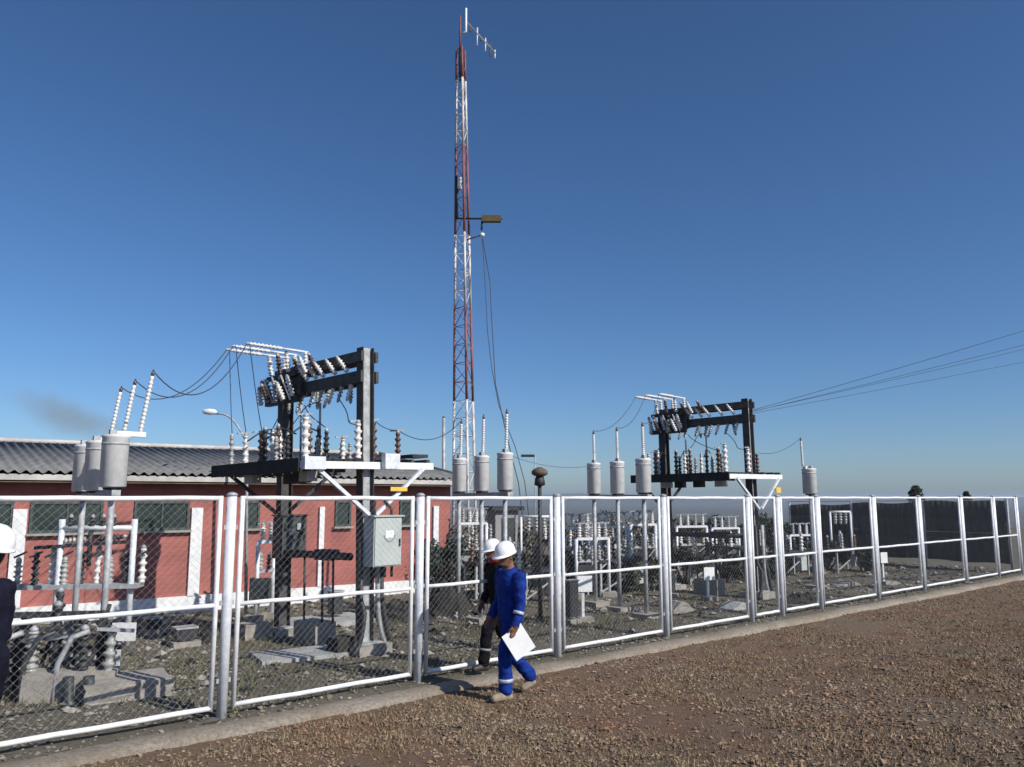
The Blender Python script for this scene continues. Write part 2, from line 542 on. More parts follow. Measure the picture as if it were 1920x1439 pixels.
# re-place along the straight line so each post meets its place in the view
POST_PX = [None, 415, 783, 1046, 1250, 1410, 1467, 1540, 1647, 1733, 1812, 1873]


def t_of_px(px, z=0.0):
    lo, hi = -4.0, 40.0
    for _ in range(60):
        mid = (lo + hi) / 2
        p = fp(mid, 0, z)
        # project
        d = p - Vector((0, 0, EYE))
        zc = d.y * CP + d.z * SP
        u = 960 + F * d.x / zc
        if u < px: lo = mid
        else: hi = mid
    return lo


for i, px in enumerate(POST_PX):
    if px: FENCE_T[i] = t_of_px(px)
FENCE_T.append(t_of_px(1916))
FH = 2.15
fence = thing('mesh_fence', 'long white framed wire mesh fence on the concrete kerb in front of the yard', 'fence', P0, ANG)


def make_post(t, r):
    p = MB()
    p.path([(t, 0, -0.1), (t, 0, FH + 0.015)], r, 16)
    o = p.build('post', M['galv'], fence)
    c = MB()
    c.lathe((t, 0, FH + 0.015), [(0, r * 1.12), (0.02, r * 1.1), (0.035, r * 0.6), (0.04, 0.01)], n=16)
    c.build('cap', M['galv_dull'], o)
    for zz in (0.35, 1.1, 1.85):
        MB().box((t, 0, zz), (r * 2.9, 0.02, 0.045)).build('clamp', M['galv_dull'], o)


def clip_line(x0, z0, dx, dz, xa, xb, za, zb):
    ta, tb = -1e9, 1e9
    for p, d, a, b in ((x0, dx, xa, xb), (z0, dz, za, zb)):
        t1, t2 = (a - p) / d, (b - p) / d
        ta, tb = max(ta, min(t1, t2)), min(tb, max(t1, t2))
    return (ta, tb) if tb - ta > 1e-3 else None


def make_panel(ta, tb, rp):
    g = rp + 0.065
    xa, xb, za, zb = ta + g, tb - g, 0.10, FH - 0.01
    r = 0.025
    fr = MB()
    fr.path([(xa, 0, za - r), (xa, 0, zb + r)], r, 10)
    fr.path([(xb, 0, za - r), (xb, 0, zb + r)], r, 10)
    zm = 1.085 + random.uniform(-0.01, 0.01)
    for z in (za, zm, zb):
        # rails sag and wobble by a few millimetres, like hand welded tube
        pts = []
        for k in range(7):
            f = k / 6
            pts.append((xa + (xb - xa) * f, 0.0015 * (1 if z == zm else 0), z + (0.0035 * math.sin(k * 2.1 + ta) if 0 < k < 6 else 0)))
        fr.path(pts, r * (0.92 if z == zm else 1), 10)
    fo = fr.build('panel_frame', M['white_paint'], fence)
    w = MB()
    pitch = 0.054
    L = xb - xa
    Hh = zb - za
    n = int((L + Hh) / (pitch * 1.414)) + 2
    for s in (1, -1):
        for k in range(-1, n):
            c = k * pitch * 1.414 + 0.01
            if s == 1: x0, z0 = xa + c - Hh, za
            else: x0, z0 = xa + c, za
            cl = clip_line(x0, z0, 0.7071, 0.7071 * s if s == 1 else 0.7071, xa, xb, za, zb) if s == 1 else clip_line(x0, z0, -0.7071, 0.7071, xa, xb, za, zb)
            if cl is None: continue
            sx = 0.7071 if s == 1 else -0.7071
            p = (x0 + sx * cl[0], -0.004 * s, z0 + 0.7071 * cl[0])
            q = (x0 + sx * cl[1], -0.004 * s, z0 + 0.7071 * cl[1])
            w.path([p, q], 0.00095, 3, caps=False)
    w.build('wire_mesh', M['wire'], fo)


for i, t in enumerate(FENCE_T):
    make_post(t, 0.05)
for a, b in zip(FENCE_T[:-1], FENCE_T[1:]):
    make_panel(a, b, 0.05)

# screened return fence at the far corner
t_c = FENCE_T[-1]
sf = thing('screened_fence', 'side fence hung with dark shade netting meeting the far end of the white fence', 'fence', fp(t_c, 0), ANG)
for k in range(4):
    q = 0.25 + k * 2.5
    MB().path([(0.05 + 0.3 * k, q, -0.1), (0.05 + 0.3 * k, q, 2.1 - 0.03 * k)], 0.035, 10).build('post', M['galv_dull'], sf)
for k in range(3):
    nb = MB()
    q0, q1 = 0.29 + k * 2.5, 2.71 + k * 2.5
    G = 14
    for i in range(G):
        f0, f1 = i / G, (i + 1) / G
        for z0, z1 in ((0.22, 0.9), (0.9, 1.5), (1.5, 2.04 - 0.07 * k)):
            pts = []
            for (f, z) in ((f0, z0), (f1, z0), (f1, z1), (f0, z1)):
                q = q0 + (q1 - q0) * f
                bulge = 0.035 * math.sin(f * math.pi) * math.sin(z * 2.2 + k) + 0.012 * math.sin(f * 23 + z * 5)
                pts.append((0.05 + 0.3 * (k + f) + bulge, q, z + 0.02 * math.sin(f * 9 + k)))
            nb.add(pts, [(0, 1, 2, 3)], True)
    no_ = nb.build('net_panel', M['net'], sf)
    md = no_.modifiers.new('thick', 'SOLIDIFY'); md.thickness = 0.006
MB().path([(0.0 + 0.05, 0.25, 2.07), (0.95, 7.75, 2.0)], 0.012, 6).build('top_wire', M['galv_dull'], sf)
MB().path([(0.0 + 0.05, 0.25, 1.1), (0.95, 7.75, 1.07)], 0.008, 6).build('middle_wire', M['galv_dull'], sf)

# ------------------------------------------------------------------ red building
BANG = R_(36.9)
B0 = Vector((-6.95, 15.13, 0))
EB = Vector((math.cos(BANG), math.sin(BANG), 0))


def tb_px(px, Y0=None):
    u = (px - 960) / F
    k = u / (CP + 0.05 * SP) * 1.0
    return (k * B0.y - B0.x) / (EB.x - k * EB.y)


T_L, T_R = -7.5, tb_px(846)
bld = thing('building', 'long low red brick building with grey corrugated roof behind the yard', 'building', B0, BANG)
EAVE = 2.53
wb = MB()
D = 8.0
wb.box(((T_L + T_R) / 2, 0.125, EAVE / 2 - 0.1), (T_R - T_L, 0.25, EAVE + 0.2))
wb.box((T_R - 0.125, D / 2 + 0.252, EAVE / 2 - 0.1), (0.25, D, EAVE + 0.2))
wb.box((T_L + 0.125, D / 2 + 0.252, EAVE / 2 - 0.1), (0.25, D, EAVE + 0.2))
wb.box(((T_L + T_R) / 2, D + 0.3775, EAVE / 2 - 0.1), (T_R - T_L, 0.25, EAVE + 0.2))
RIDGE = 3.34
for tx in (T_R - 0.125, T_L + 0.125):
    o = len(wb.v)
    wb.add([(tx - 0.12, 0.0, EAVE), (tx + 0.12, 0.0, EAVE), (tx - 0.12, D + 0.4, EAVE), (tx + 0.12, D + 0.4, EAVE), (tx - 0.12, D / 2 + .2, RIDGE - 0.06), (tx + 0.12, D / 2 + .2, RIDGE - 0.06)],
           [(0, 2, 4), (1, 5, 3), (0, 4, 5, 1), (2, 3, 5, 4), (0, 1, 3, 2)])
wb.build('wall', M['brick'], bld)
MB().box(((T_L + T_R) / 2, -0.022, 0.09), (T_R - T_L + 0.06, 0.044, 0.40)).build('plinth', M['white_paint'], bld)
for px, w in ((52, 0.21), (378, 0.21), (608, 0.11), (818, 0.14)):
    MB().box((tb_px(px), -0.03, 1.12), (w, 0.06, 1.66)).build('pillar', M['white_paint'], bld)
for x0, x1 in ((-70, 40), (70, 205), (262, 364), (463, 494), (633, 662), (752, 790)):
    t0, t1 = tb_px(x0), tb_px(x1)
    z0, z1 = 1.53, 2.08
    w = MB()
    fw = 0.045
    yy = -0.012
    w.box(((t0 + t1) / 2, yy, z0 + fw / 2), (t1 - t0, 0.05, fw)).box(((t0 + t1) / 2, yy, z1 - fw / 2), (t1 - t0, 0.05, fw))
    w.box((t0 + fw / 2, yy, (z0 + z1) / 2), (fw, 0.05, z1 - z0 - 2 * fw)).box((t1 - fw / 2, yy, (z0 + z1) / 2), (fw, 0.05, z1 - z0 - 2 * fw))
    n = max(1, int((t1 - t0) / 0.42))
    for k in range(1, n):
        w.box((t0 + (t1 - t0) * k / n, yy, (z0 + z1) / 2), (0.028, 0.045, z1 - z0 - 2 * fw))
    wo = w.build('window', M['window_frame'], bld)
    MB().box(((t0 + t1) / 2, -0.004, (z0 + z1) / 2), (t1 - t0 - 2 * fw, 0.006, z1 - z0 - 2 * fw)).build('pane', M['window'], wo)
    MB().box(((t0 + t1) / 2, -0.05, z0 - 0.022), (t1 - t0 + 0.08, 0.10, 0.04)).build('sill', M['concrete'], wo)
# corrugated roof, two slopes
rb = MB()
pitch, seg = 0.17, 6
nx = int((T_R - T_L + 0.5) / pitch * seg)
for side in (0, 1):
    rows = [(-0.38, EAVE + 0.06), (1.4, None), (D / 2 + 0.2, RIDGE)] if side == 0 else [(D / 2 + 0.2, RIDGE), (D + 0.75, EAVE + 0.03)]
    vs = []
    for (y, z) in rows:
        if z is None: z = EAVE + 0.06 + (RIDGE - EAVE - 0.06) * (1.4 + 0.38) / (D / 2 + 0.58)
        for i in range(nx + 1):
            x = T_L - 0.25 + (T_R - T_L + 0.5) * i / nx
            vs.append((x, y, z + 0.028 * math.sin(2 * math.pi * i / seg)))
    fs = []
    for r in range(len(rows) - 1):
        for i in range(nx):
            a = r * (nx + 1) + i
            fs.append((a, a + 1, a + nx + 2, a + nx + 1))
    rb.add(vs, fs, True)
ro = rb.build('roof', M['roof'], bld)
md = ro.modifiers.new('thick', 'SOLIDIFY'); md.thickness = 0.008
MB().box(((T_L + T_R) / 2, -0.33, EAVE - 0.035), (T_R - T_L + 0.4, 0.03, 0.10)).build('fascia', M['fascia'], ro)
MB().path([(T_L - .25, D / 2 + .2, RIDGE + 0.035), (T_R + .25, D / 2 + .2, RIDGE + 0.035)], 0.06, 10).build('ridge_cap', M['fascia'], ro)
for s in (-1, 1):
    y0, y1 = (-0.36, D / 2 + 0.2)
    MB().bar((T_R + 0.26, y0 if s < 0 else D + 0.7, EAVE + 0.06), (T_R + 0.26, y1, RIDGE + 0.03), 0.03, 0.14).build('verge', M['fascia'], ro)
MB().box(((T_L + T_R) / 2, -0.15, EAVE - 0.115), (T_R - T_L + 0.3, 0.33, 0.02)).build('soffit', M['wood'], ro)


# ------------------------------------------------------------------ insulators
def shed_profile(h, r, n, core=0.55):
    pr = [(0, r * 0.75), (h * 0.06, r * 0.75)]
    for k in range(n):
        a = h * (0.08 + 0.84 * k / n)
        b = h * 0.84 / n
        pr += [(a, r * core), (a + b * 0.25, r), (a + b * 0.45, r * 0.95), (a + b * 0.55, r * core)]
    pr += [(h * 0.93, r * core), (h * 0.94, r * 0.7), (h, r * 0.7)]
    return pr


def insulator(base, h, r, n, m, parent, d=(0, 0, 1), name='insulator', cap=True):
    o = MB().lathe(base, shed_profile(h, r, n), d, 12).build(name, m, parent)
    if cap:
        dd = Vector(d).normalized()
        c = MB().lathe(Vector(base) + dd * h, [(0, r * 0.6), (0.03, r * 0.6), (0.05, r * 0.3), (0.06, 0.005)], d, 10)
        c.build('terminal', M['galv_dull'], o)
    return o


# ------------------------------------------------------------------ gantry
def make_gantry(loc, rz, label, group):
    root = thing('steel_gantry', label, 'gantry', loc, rz, group)
    DY = 2.25
    for y in (0.0, DY):
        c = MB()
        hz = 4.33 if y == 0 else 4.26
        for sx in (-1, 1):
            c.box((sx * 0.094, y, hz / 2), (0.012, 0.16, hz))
        co = c.build('column', M['shaded_steel'], root)  # flanges coloured dark for their shaded faces
        MB().box((0, y, hz / 2), (0.176, 0.010, hz)).build('web', M['galv_dull'] if y == 0 else M['shaded_steel'], co)  # near web paler than its flanges: sunlit face put into the colour
        MB().box((0, y, 0.145), (0.36, 0.36, 0.02)).build('base_plate', M['galv_dull'], co)
        MB().box((0, y, 0.02), (0.55, 0.55, 0.23)).build('footing', M['concrete'], root)
    # two top beams made of paired channels
    for z, h, x in ((4.19, 0.15, -0.10), (4.19, 0.15, 0.10), (3.89, 0.17, -0.105), (3.89, 0.17, 0.105)):
        MB().box((x * 1.25, DY / 2, z), (0.05, DY + 0.22, h)).build('top_beam', M['shaded_steel'], root)
    # slanted fuse insulators between and above the beams
    for k, y in enumerate((0.22, 0.52, 0.84, 1.05, 1.30)):
        insulator((-0.17, y, 3.99), 0.24, 0.042, 4, M['porcelain'], root, (-0.35, 0.45, 0.8))
    for k, y in enumerate((0.18, 0.42, 0.66, 0.95, 1.2, 1.5)):
        insulator((-0.12, y, 3.80), 0.20, 0.04, 3, M['porcelain'] if k % 2 == 0 else M['porcelain_grey'], root, (-0.12, 0.3, -0.95))
    # switch cluster at the far end of the beams
    sw = MB().box((-0.24, 1.95, 3.72), (0.09, 0.95, 0.10)).build('switch_base', M['dark_steel'], root)
    MB().box((-0.24, 1.95, 4.12), (0.08, 0.90, 0.07)).build('switch_base', M['dark_steel'], root)
    for k, y in enumerate((1.58, 1.8, 2.02, 2.24, 2.38)):
        insulator((-0.27, y, 3.76), 0.30, 0.055, 4, (M['porcelain'], M['porcelain_brown'], M['porcelain'], M['porcelain_grey'], M['porcelain'])[k], root, (-0.25, 0.12, 1))
    for k, y in enumerate((1.66, 1.93, 2.2)):
        insulator((-0.30, y, 4.16), 0.28, 0.05, 4, (M['porcelain'], M['porcelain_brown'], M['porcelain'])[k], root, (-0.12, 0.05, 1))
        bl = MB().bar((-0.32, y - 0.1, 3.70), (-0.42, y + 0.03, 4.1), 0.02, 0.02).build('switch_blade', M['galv'], root)
    for k, (y, z) in enumerate(((1.62, 3.80), (1.86, 3.78), (2.1, 3.82), (2.34, 3.78))):
        insulator((-0.40, y, z - 0.1), 0.26, 0.05, 4, (M['porcelain'], M['porcelain_grey'], M['porcelain_brown'], M['porcelain'])[k], root, (-0.3, 0.3 * (-1) ** k, 1))
    for k, y in enumerate((1.0, 1.28, 1.45)):
        insulator((-0.22, y, 4.10), 0.26, 0.045, 4, (M['porcelain_brown'], M['porcelain'], M['porcelain_brown'])[k], root, (-0.2, 0.35, 0.9))
    for k, (y, z) in enumerate(((1.6, 3.98), (2.05, 3.92))):
        MB().box((-0.16, y, z), (0.12, 0.34, 0.42)).build('switch_housing', M['dark_steel'], root)
    for k, y in enumerate((0.35, 0.9, 1.25, 1.7, 2.1)):
        insulator((-0.02, y, 3.80), 0.24, 0.04, 4, (M['porcelain_grey'], M['porcelain'])[k % 2], root, (-0.2, -0.3 * (-1) ** k, -0.95))
    # three live arms reaching out beyond the end column
    for k, (y, L) in enumerate(((1.62, 1.0), (1.95, 1.06), (2.28, 1.0))):
        rs = MB().path([(0.0, y, 4.27), (-0.02, y, 4.5)], 0.022, 8).build('riser', M['galv'], root)
        a = MB().path([(0.02, y, 4.5), (-L * 0.45, y, 4.51)], 0.02, 8).build('arm', M['galv'], root)
        insulator((-L * 0.45, y, 4.51), L * 0.55, 0.035, 7, M['porcelain'], a, (-1, 0, 0.02))
        insulator((-0.02, y, 4.27), 0.20, 0.045, 3, M['porcelain'], rs, (0, 0, 1), cap=False)
    # cross arms, deck and braces
    for y, m in ((-0.125, M['white_paint']), (DY + 0.125, M['shaded_steel'])):
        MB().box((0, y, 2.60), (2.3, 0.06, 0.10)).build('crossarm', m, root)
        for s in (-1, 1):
            MB().bar((s * 0.92, y - 0.06, 2.56), (s * 0.05, y - 0.06, 1.90), 0.05, 0.05).build('brace', M['galv'] if y < 0 else M['shaded_steel'], root)
    for k in range(6):
        x = -1.08 + k * 0.175
        MB().box((x, DY / 2, 2.67), (0.15, DY + 0.30, 0.035)).build('deck_board', M['rubble_dark'], root)
    MB().box((-1.16, DY / 2, 2.60), (0.03, DY + 0.30, 0.18)).build('deck_skirt', M['rubble_dark'], root)
    for y in (0.35, 0.9, 1.45, 2.0):
        MB().box((-0.62, y, 2.585), (1.0, 0.06, 0.13)).build('deck_joist', M['shaded_steel'], root)
    for x in (0.35, 0.75, 1.05):
        MB().box((x, DY / 2, 2.675), (0.06, DY + 0.30, 0.05)).build('deck_bearer', M['shaded_steel'], root)
    MB().box((-0.98, -0.21, 2.62), (0.32, 0.10, 0.17)).build('terminal_box', M['galv'], root)
    MB().box((0.30, -0.21, 2.66), (0.26, 0.10, 0.22)).build('terminal_box', M['galv'], root)
    MB().box((0.98, 0.10, 2.76), (0.30, 0.30, 0.05)).build('hinged_cover', M['dark_steel'], root)
    # post insulators standing on the deck
    for (x, y, h, r, k) in ((-1.0, 2.1, .42, .045, 0), (-0.72, 2.2, .46, .05, 1), (-0.45, 2.2, .5, .06, 2), (-0.2, 2.3, .55, .06, 1),
                            (-0.95, 0.05, .56, .065, 1), (-0.72, 0.35, .5, .06, 2), (-0.30, 0.55, .42, .045, 3), (-0.16, -0.05, .5, .06, 1),
                            (0.22, 0.12, .55, .065, 2), (0.42, 1.2, .38, .05, 1), (0.78, 0.25, .42, .05, 2), (-0.5, 1.3, .4, .05, 3), (-0.85, 1.35, .48, .055, 3)):
        z = 2.70
        io = insulator((x, y, z), h, r, 4, (M['porcelain_grey'], M['porcelain'], M['porcelain_brown'], M['black_rubber'])[k], root)
        if k in (1, 2):
            MB().bar((x - 0.14, y, z + h + 0.03), (x + 0.14, y + 0.05, z + h + 0.06), 0.025, 0.02).build('contact_bar', M['galv_dull'], io)
    for k in range(7):
        x = -1.0 + 0.17 * k
        insulator((x, 0.75 + 0.25 * (k % 4), 2.69), 0.30 + 0.07 * ((k * 3) % 4), 0.045, 4, (M['porcelain_grey'], M['black_rubber'], M['porcelain'], M['porcelain_brown'])[(k * 3) % 4], root)
    for k in range(4):
        x = 0.25 + 0.24 * k
        insulator((x, 1.7 + 0.12 * (k % 2), 2.70), 0.34, 0.045, 4, (M['black_rubber'], M['porcelain_grey'])[k % 2], root)
    for k, (x, y) in enumerate(((-0.75, 0.3), (-0.35, 1.1), (-0.9, 1.6), (-0.2, 1.7))):
        MB().box((x, y, 2.46), (0.16, 0.22, 0.14)).build('under_box', M['dark_steel'] if k % 2 else M['galv_dull'], root)
    for k in range(3):
        y = 0.6 + 0.6 * k
        MB().path([(-0.9, y, 3.04), (-0.6, y + 0.1, 3.22), (-0.3, y + 0.2, 3.15)], 0.012, 6).build('connector', M['dark_steel'], root)
    # slack jumpers looped between the deck and the beams
    for k, (x, y, x2, y2) in enumerate(((-0.16, 0.95, -0.5, 1.3), (-0.1, 1.45, -0.3, .55), (-0.24, 1.9, -0.2, 2.3), (-0.12, 0.5, -0.16, 0.0))):
        pts = []
        for i in range(9):
            f = i / 8
            pts.append((x + (x2 - x) * f, y + (y2 - y) * f + 0.06 * math.sin(f * 6 + k), 3.62 - (3.62 - 3.2) * f + 0.10 * math.sin(f * 3.1) * (-1) ** k))
        MB().path(pts, 0.008, 5).build('jumper', M['cable'], root)
    for x, y in ((-0.13, 1.0), (-0.13, 1.55)):
        MB().path([(x, y, 2.69), (x, y, 3.82)], 0.018, 8).build('operating_rod', M['galv_dull'], root)
    # drive shaft between the columns and its drop rods
    MB().path([(-0.15, 0.14, 1.32), (-0.15, DY - 0.1, 1.32)], 0.055, 10).build('drive_shaft', M['dark_steel'], root)
    for y in (0.62, 0.9, 1.4):
        MB().path([(-0.12, y, 0.35), (-0.12, y, 1.27)], 0.018, 8).build('drop_rod', M['dark_steel'], root)
    MB().box((-0.15, 0.75, 1.33), (0.17, 0.42, 0.15)).build('gear_box', M['dark_steel'], root)
    MB().box((-0.12, 1.1, 0.18), (0.35, 0.6, 0.34)).build('plinth_block', M['concrete'], root)
    # conduits curling out of the ground by the near column
    for k, (x, r) in enumerate(((0.16, 0.3), (0.24, 0.22), (-0.20, 0.26))):
        pts = [(x * 0.8, -0.13, 1.55), (x * 0.8, -0.13, 0.75)]
        for i in range(1, 7):
            a = i / 6 * math.pi / 2
            pts.append((x * 0.8 + (0.22 if x > 0 else -0.2) * (1 - math.cos(a)), -0.13 - 0.05 * k, 0.75 - 0.62 * math.sin(a) - 0.1 * i / 6))
        MB().path(pts, 0.035, 8).build('conduit', M['galv_dull'] if k == 0 else M['black_rubber'], root)
    root.rotation_euler = (0, 0, rz)
    return root


GA = make_gantry((-2.06, 11.6, 0), R_(45.5), 'taller looking steel gantry with switchgear in front of the red building', 'steel gantries with switch decks')
GB = copy_tree(GA, 'steel gantry farther along the yard, standing clear of the building against sky')
GB.location = (5.30, 17.75, 0)
for ch in kids(GB):
    if ch.name.startswith(('terminal_box', 'hinged_cover')): bpy.data.objects.remove(ch)


def lean(o, rz, deg):
    o.rotation_euler = (Matrix.Rotation(R_(-deg), 3, 'Y') @ Matrix.Rotation(rz, 3, 'Z')).to_euler()


lean(GA, R_(45.5), 1.3)
lean(GB, R_(44.5), 0.8)

# cabinets hung on the columns of the near gantry
Ry = GA.matrix_basis.copy()


def cabinet(loc_local, size, m, label, group, face):
    p = Ry @ Vector(loc_local)
    c = thing('control_cabinet', label, 'cabinet', p, R_(45.5), group)
    sx, sy, sz = size
    b = MB().box((0, 0, 0), size)
    bo = b.build('cabinet_body', m, c)
    dr = MB().box((0, -sy / 2 - 0.008, 0), (sx - 0.03, 0.016, sz - 0.03)).build('door', m, c)
    MB().box((sx * 0.40, -sy / 2 - 0.025, -0.02), (0.02, 0.02, 0.10)).build('handle', M['dark_steel'], dr)
    MB().box((0, -0.01, sz / 2 + 0.01), (sx + 0.05, sy + 0.06, 0.02)).build('cabinet_roof', m, c)
    if face:
        MB().box((0.02, -sy / 2 - 0.0185, 0.10), (0.14, 0.004, 0.10)).build('label_plate', M['sign_white'], dr)
        lg = MB()
        for k in range(10):
            a0 = math.pi * (1.1 + 0.8 * k / 10); a1 = math.pi * (1.1 + 0.8 * (k + 1) / 10)
            lg.bar((0.02 + 0.10 * math.cos(a0), -sy / 2 - 0.0185, 0.13 + 0.13 * math.sin(a0)), (0.02 + 0.10 * math.cos(a1), -sy / 2 - 0.0185, 0.13 + 0.13 * math.sin(a1)), 0.004, 0.016)
        lg.build('emblem', M['logo_grey'], dr)
        for x in (-0.12, 0.05, 0.17):
            MB().path([(x, 0, -sz / 2), (x, 0, -sz / 2 - 0.16)], 0.02, 8).build('gland', M['black_rubber'], c)
        for x in (-0.15, 0.17):
            pts = [(x * 0.9, 0.0, sz / 2), (x * 0.9, 0.02, sz / 2 + 0.12), (x * 0.5, 0.10, sz / 2 + 0.22)]
            MB().path(pts, 0.02, 8).build('cable_tail', M['black_rubber'], c)
    else:
        for k in range(5):
            MB().box((sx * (-0.3 + 0.15 * k), -sy / 2 - 0.03, sz * (0.25 - 0.12 * (k % 3))), (0.07, 0.03, 0.10)).build('gauge_box', M['galv_dull'] if k % 2 else M['dark_steel'], c)
    return c


cabinet((0.10, -0.28, 1.535), (0.48, 0.24, 0.68), M['cabinet'], 'pale grey cabinet with white label hung on the near gantry column', 'control cabinets', True)
cabinet((-0.02, 2.25 - 0.22, 1.56), (0.46, 0.24, 0.66), M['cabinet_dark'], 'dark cabinet crowded with small boxes hung on the gantry column close to the wall', 'control cabinets', False)
yp = Ry @ Vector((0.42, -0.24, 2.26))
tag(MB().box((0, 0, 0), (0.30, 0.015, 0.06), R_(45.5)).build('yellow_plate', M['yellow'], None, yp), 'small yellow plate on the white brace of the near gantry', 'plate', 'yellow plates')
yp2 = GB.matrix_basis @ Vector((0.72, -0.26, 2.30))
tag(MB().box((0, 0, 0), (0.22, 0.015, 0.12), R_(45.5)).build('yellow_plate', M['yellow'], None, yp2), 'small yellow plate on the brace of the farther gantry', 'plate', 'yellow plates')

# ------------------------------------------------------------------ tanks on stands
def make_tank(loc, label, group, rod=(0.28, 0.0), rod_len=0.74, rod_lean=0.14, r=0.155, h=0.62):
    t = thing('grey_tank', label, 'tank', loc, ANG, group)
    b = MB()
    b.lathe((0, 0, 0.0), [(0, r * 0.9), (0.012, r), (h - 0.02, r), (h - 0.008, r * 1.05), (h + 0.012, r * 1.05), (h + 0.03, r * 0.85), (h + 0.05, r * 0.3)], n=28)
    b.build('tank_shell', M['tank'], t)
    for zz in (h - 0.10,):
        MB().lathe((0, 0, zz), [(0, r + 0.004), (0.025, r + 0.004)], n=28).build('band', M['galv_dull'], t)
    MB().box((-r * 0.4, -r * 0.5, h + 0.055), (0.07, 0.07, 0.06)).build('lifting_lug', M['galv_dull'], t)
    x, y = rod
    if abs(x) > r:
        MB().bar((0.0, y, h + 0.045), (x + 0.06, y, h + 0.045), 0.08, 0.06).build('bracket', M['sign_white'], t)
    base = Vector((x, y, h + 0.07))
    d = Vector((rod_lean, 0, 1)).normalized()
    rb = MB().lathe(base, shed_profile(rod_len, 0.034, 12, 0.6), d, 10).build('bushing', M['porcelain'], t)
    MB().lathe(base + d * rod_len, [(0, 0.022), (0.05, 0.022), (0.06, 0.012), (0.09, 0.01)], d, 8).build('terminal', M['porcelain_brown'], rb)
    t['_tip'] = 0
    del t['_tip']
    M3 = Matrix.Rotation(ANG, 3, 'Z')
    return t, Vector(loc) + M3 @ (base + d * (rod_len + 0.07))


tips = {}


def bank(name, spots, stand_label, group, labels, posts, **kw):
    res = []
    pts = []
    for (px, py, Y), lb in zip(spots, labels):
        p = at(px, py, Y)
        pts.append(p)
        res.append(make_tank(p, lb, group, **kw)[1])
    a, b = pts[0], pts[-1]
    st = thing('tank_stand', stand_label, 'stand', (a.x, a.y, 0), 0, 'steel stands under the tanks')
    O = Vector((a.x, a.y, 0))
    if len(pts) > 1:
        d = (b - a); d.z = 0; d.normalize()
        MB().bar(a - O - d * 0.2 - Vector((0, 0, 0.07 )), b - O + d * 0.2 - Vector((0, 0, 0.07 + a.z - b.z + (b.z - a.z))), 0.10, 0.07).build('beam', M['galv_dull'], st)
    for i in posts:
        p = pts[i] - O
        MB().path([(p.x, p.y, 0.0), (p.x, p.y, p.z - (0.105 if len(pts) > 1 else 0.02))], 0.04, 10).build('leg', M['galv_dull'], st)
        MB().box((p.x, p.y, 0.02), (0.4, 0.4, 0.12), ANG).build('footing', M['concrete'], st)
    for p in pts:
        q = p - O
        MB().lathe((q.x, q.y, q.z - 0.033), [(0, 0.10), (0.03, 0.12)], n=12).build('seat_plate', M['dark_steel'], st)
    return res


tips['a'] = bank('a', [(157, 922, 11.2), (180, 920, 10.55), (211, 914, 9.95)], 'steel stand carrying three grey tanks in front of the red building', 'grey equipment tanks',
                 ['hindmost of three overlapping grey tanks before the red building', 'middle of three overlapping grey tanks before the red building', 'frontmost and biggest looking of three overlapping grey tanks before the red building'], (0, 2))
tips['b'] = bank('b', [(861, 922, 15.3), (903, 921, 14.4), (947, 919, 13.6)], 'steel stand carrying three grey tanks below the mast', 'grey equipment tanks',
                 ['grey tank below the mast, first from the building end', 'grey tank below the mast, middle one of three', 'grey tank below the mast, last of three beside the post lamp'], (0, 1, 2),
                 rod=(0.05, 0.03), rod_len=0.62, rod_lean=0.02, r=0.135, h=0.60)
tips['c'] = bank('c', [(1114, 926, 16.6), (1158, 926, 15.8), (1207, 924, 14.9)], 'steel stand carrying three grey tanks beside the farther gantry', 'grey equipment tanks',
                 ['smallest looking of three grey tanks beside the farther gantry', 'middle of three grey tanks beside the farther gantry', 'grey tank next to the far column of the farther gantry'], (0, 1, 2),
                 rod=(0.04, 0.02), rod_len=0.55, rod_lean=-0.02, r=0.14, h=0.60)
tips['d'] = bank('d', [(1519, 926, 19.6)], 'slim steel stand under the lone grey tank', 'grey equipment tanks', ['lone grey tank on a post past the farther gantry'], (0,),
                 rod=(-0.24, 0.02), rod_len=0.62, rod_lean=-0.06, r=0.165, h=0.58)


# ------------------------------------------------------------------ wires
def wire(p, q, sag, label, group, r=0.008, n=18):
    p, q = Vector(p), Vector(q)
    pts = []
    for i in range(n + 1):
        f = i / n
        pts.append(p.lerp(q, f) - Vector((0, 0, 4 * sag * f * (1 - f))))
    o = MB()
    o.path(pts, r, 5)
    ob = o.build('wire', M['cable'], None, p, p)
    return tag(ob, label, 'wire', group)


armA = [GA.matrix_basis @ Vector((-L, y, 4.51)) for (y, L) in ((1.62, 1.04), (1.95, 1.10), (2.28, 1.04))]
for k in range(3):
    wire(tips['a'][k], armA[2 - k], 0.42 + 0.05 * k, ['slack wire from the hindmost tank up to the near gantry', 'slack wire from the middle tank up to the near gantry', 'slack wire from the frontmost tank up to the near gantry'][k], 'slack wires to the near gantry')
dk = [GA.matrix_basis @ Vector(v) for v in ((-1.0, 2.1, 3.18), (-0.72, 2.2, 3.22), (-0.45, 2.2, 3.26))]
for k in range(3):
    wire(armA[2 - k] + Vector((0.05, 0, -0.02)), dk[k], 0.06, ['drop wire from the arm to the insulator at the deck end', 'drop wire from the arm to the second deck insulator', 'drop wire from the arm to the tall deck insulator'][k], 'drop wires of the near gantry', 0.007)
wire(GA.matrix_basis @ Vector((0.22, 0.12, 3.30)), GA.matrix_basis @ Vector((0.78, 0.25, 3.17)), 0.05, 'short wire between two deck insulators of the near gantry', 'short gantry wires', 0.007)
wire(GA.matrix_basis @ Vector((0.78, 0.25, 3.17)), tips['b'][0], 0.25, 'wire from the near gantry deck to the tanks below the mast', 'short gantry wires', 0.007)
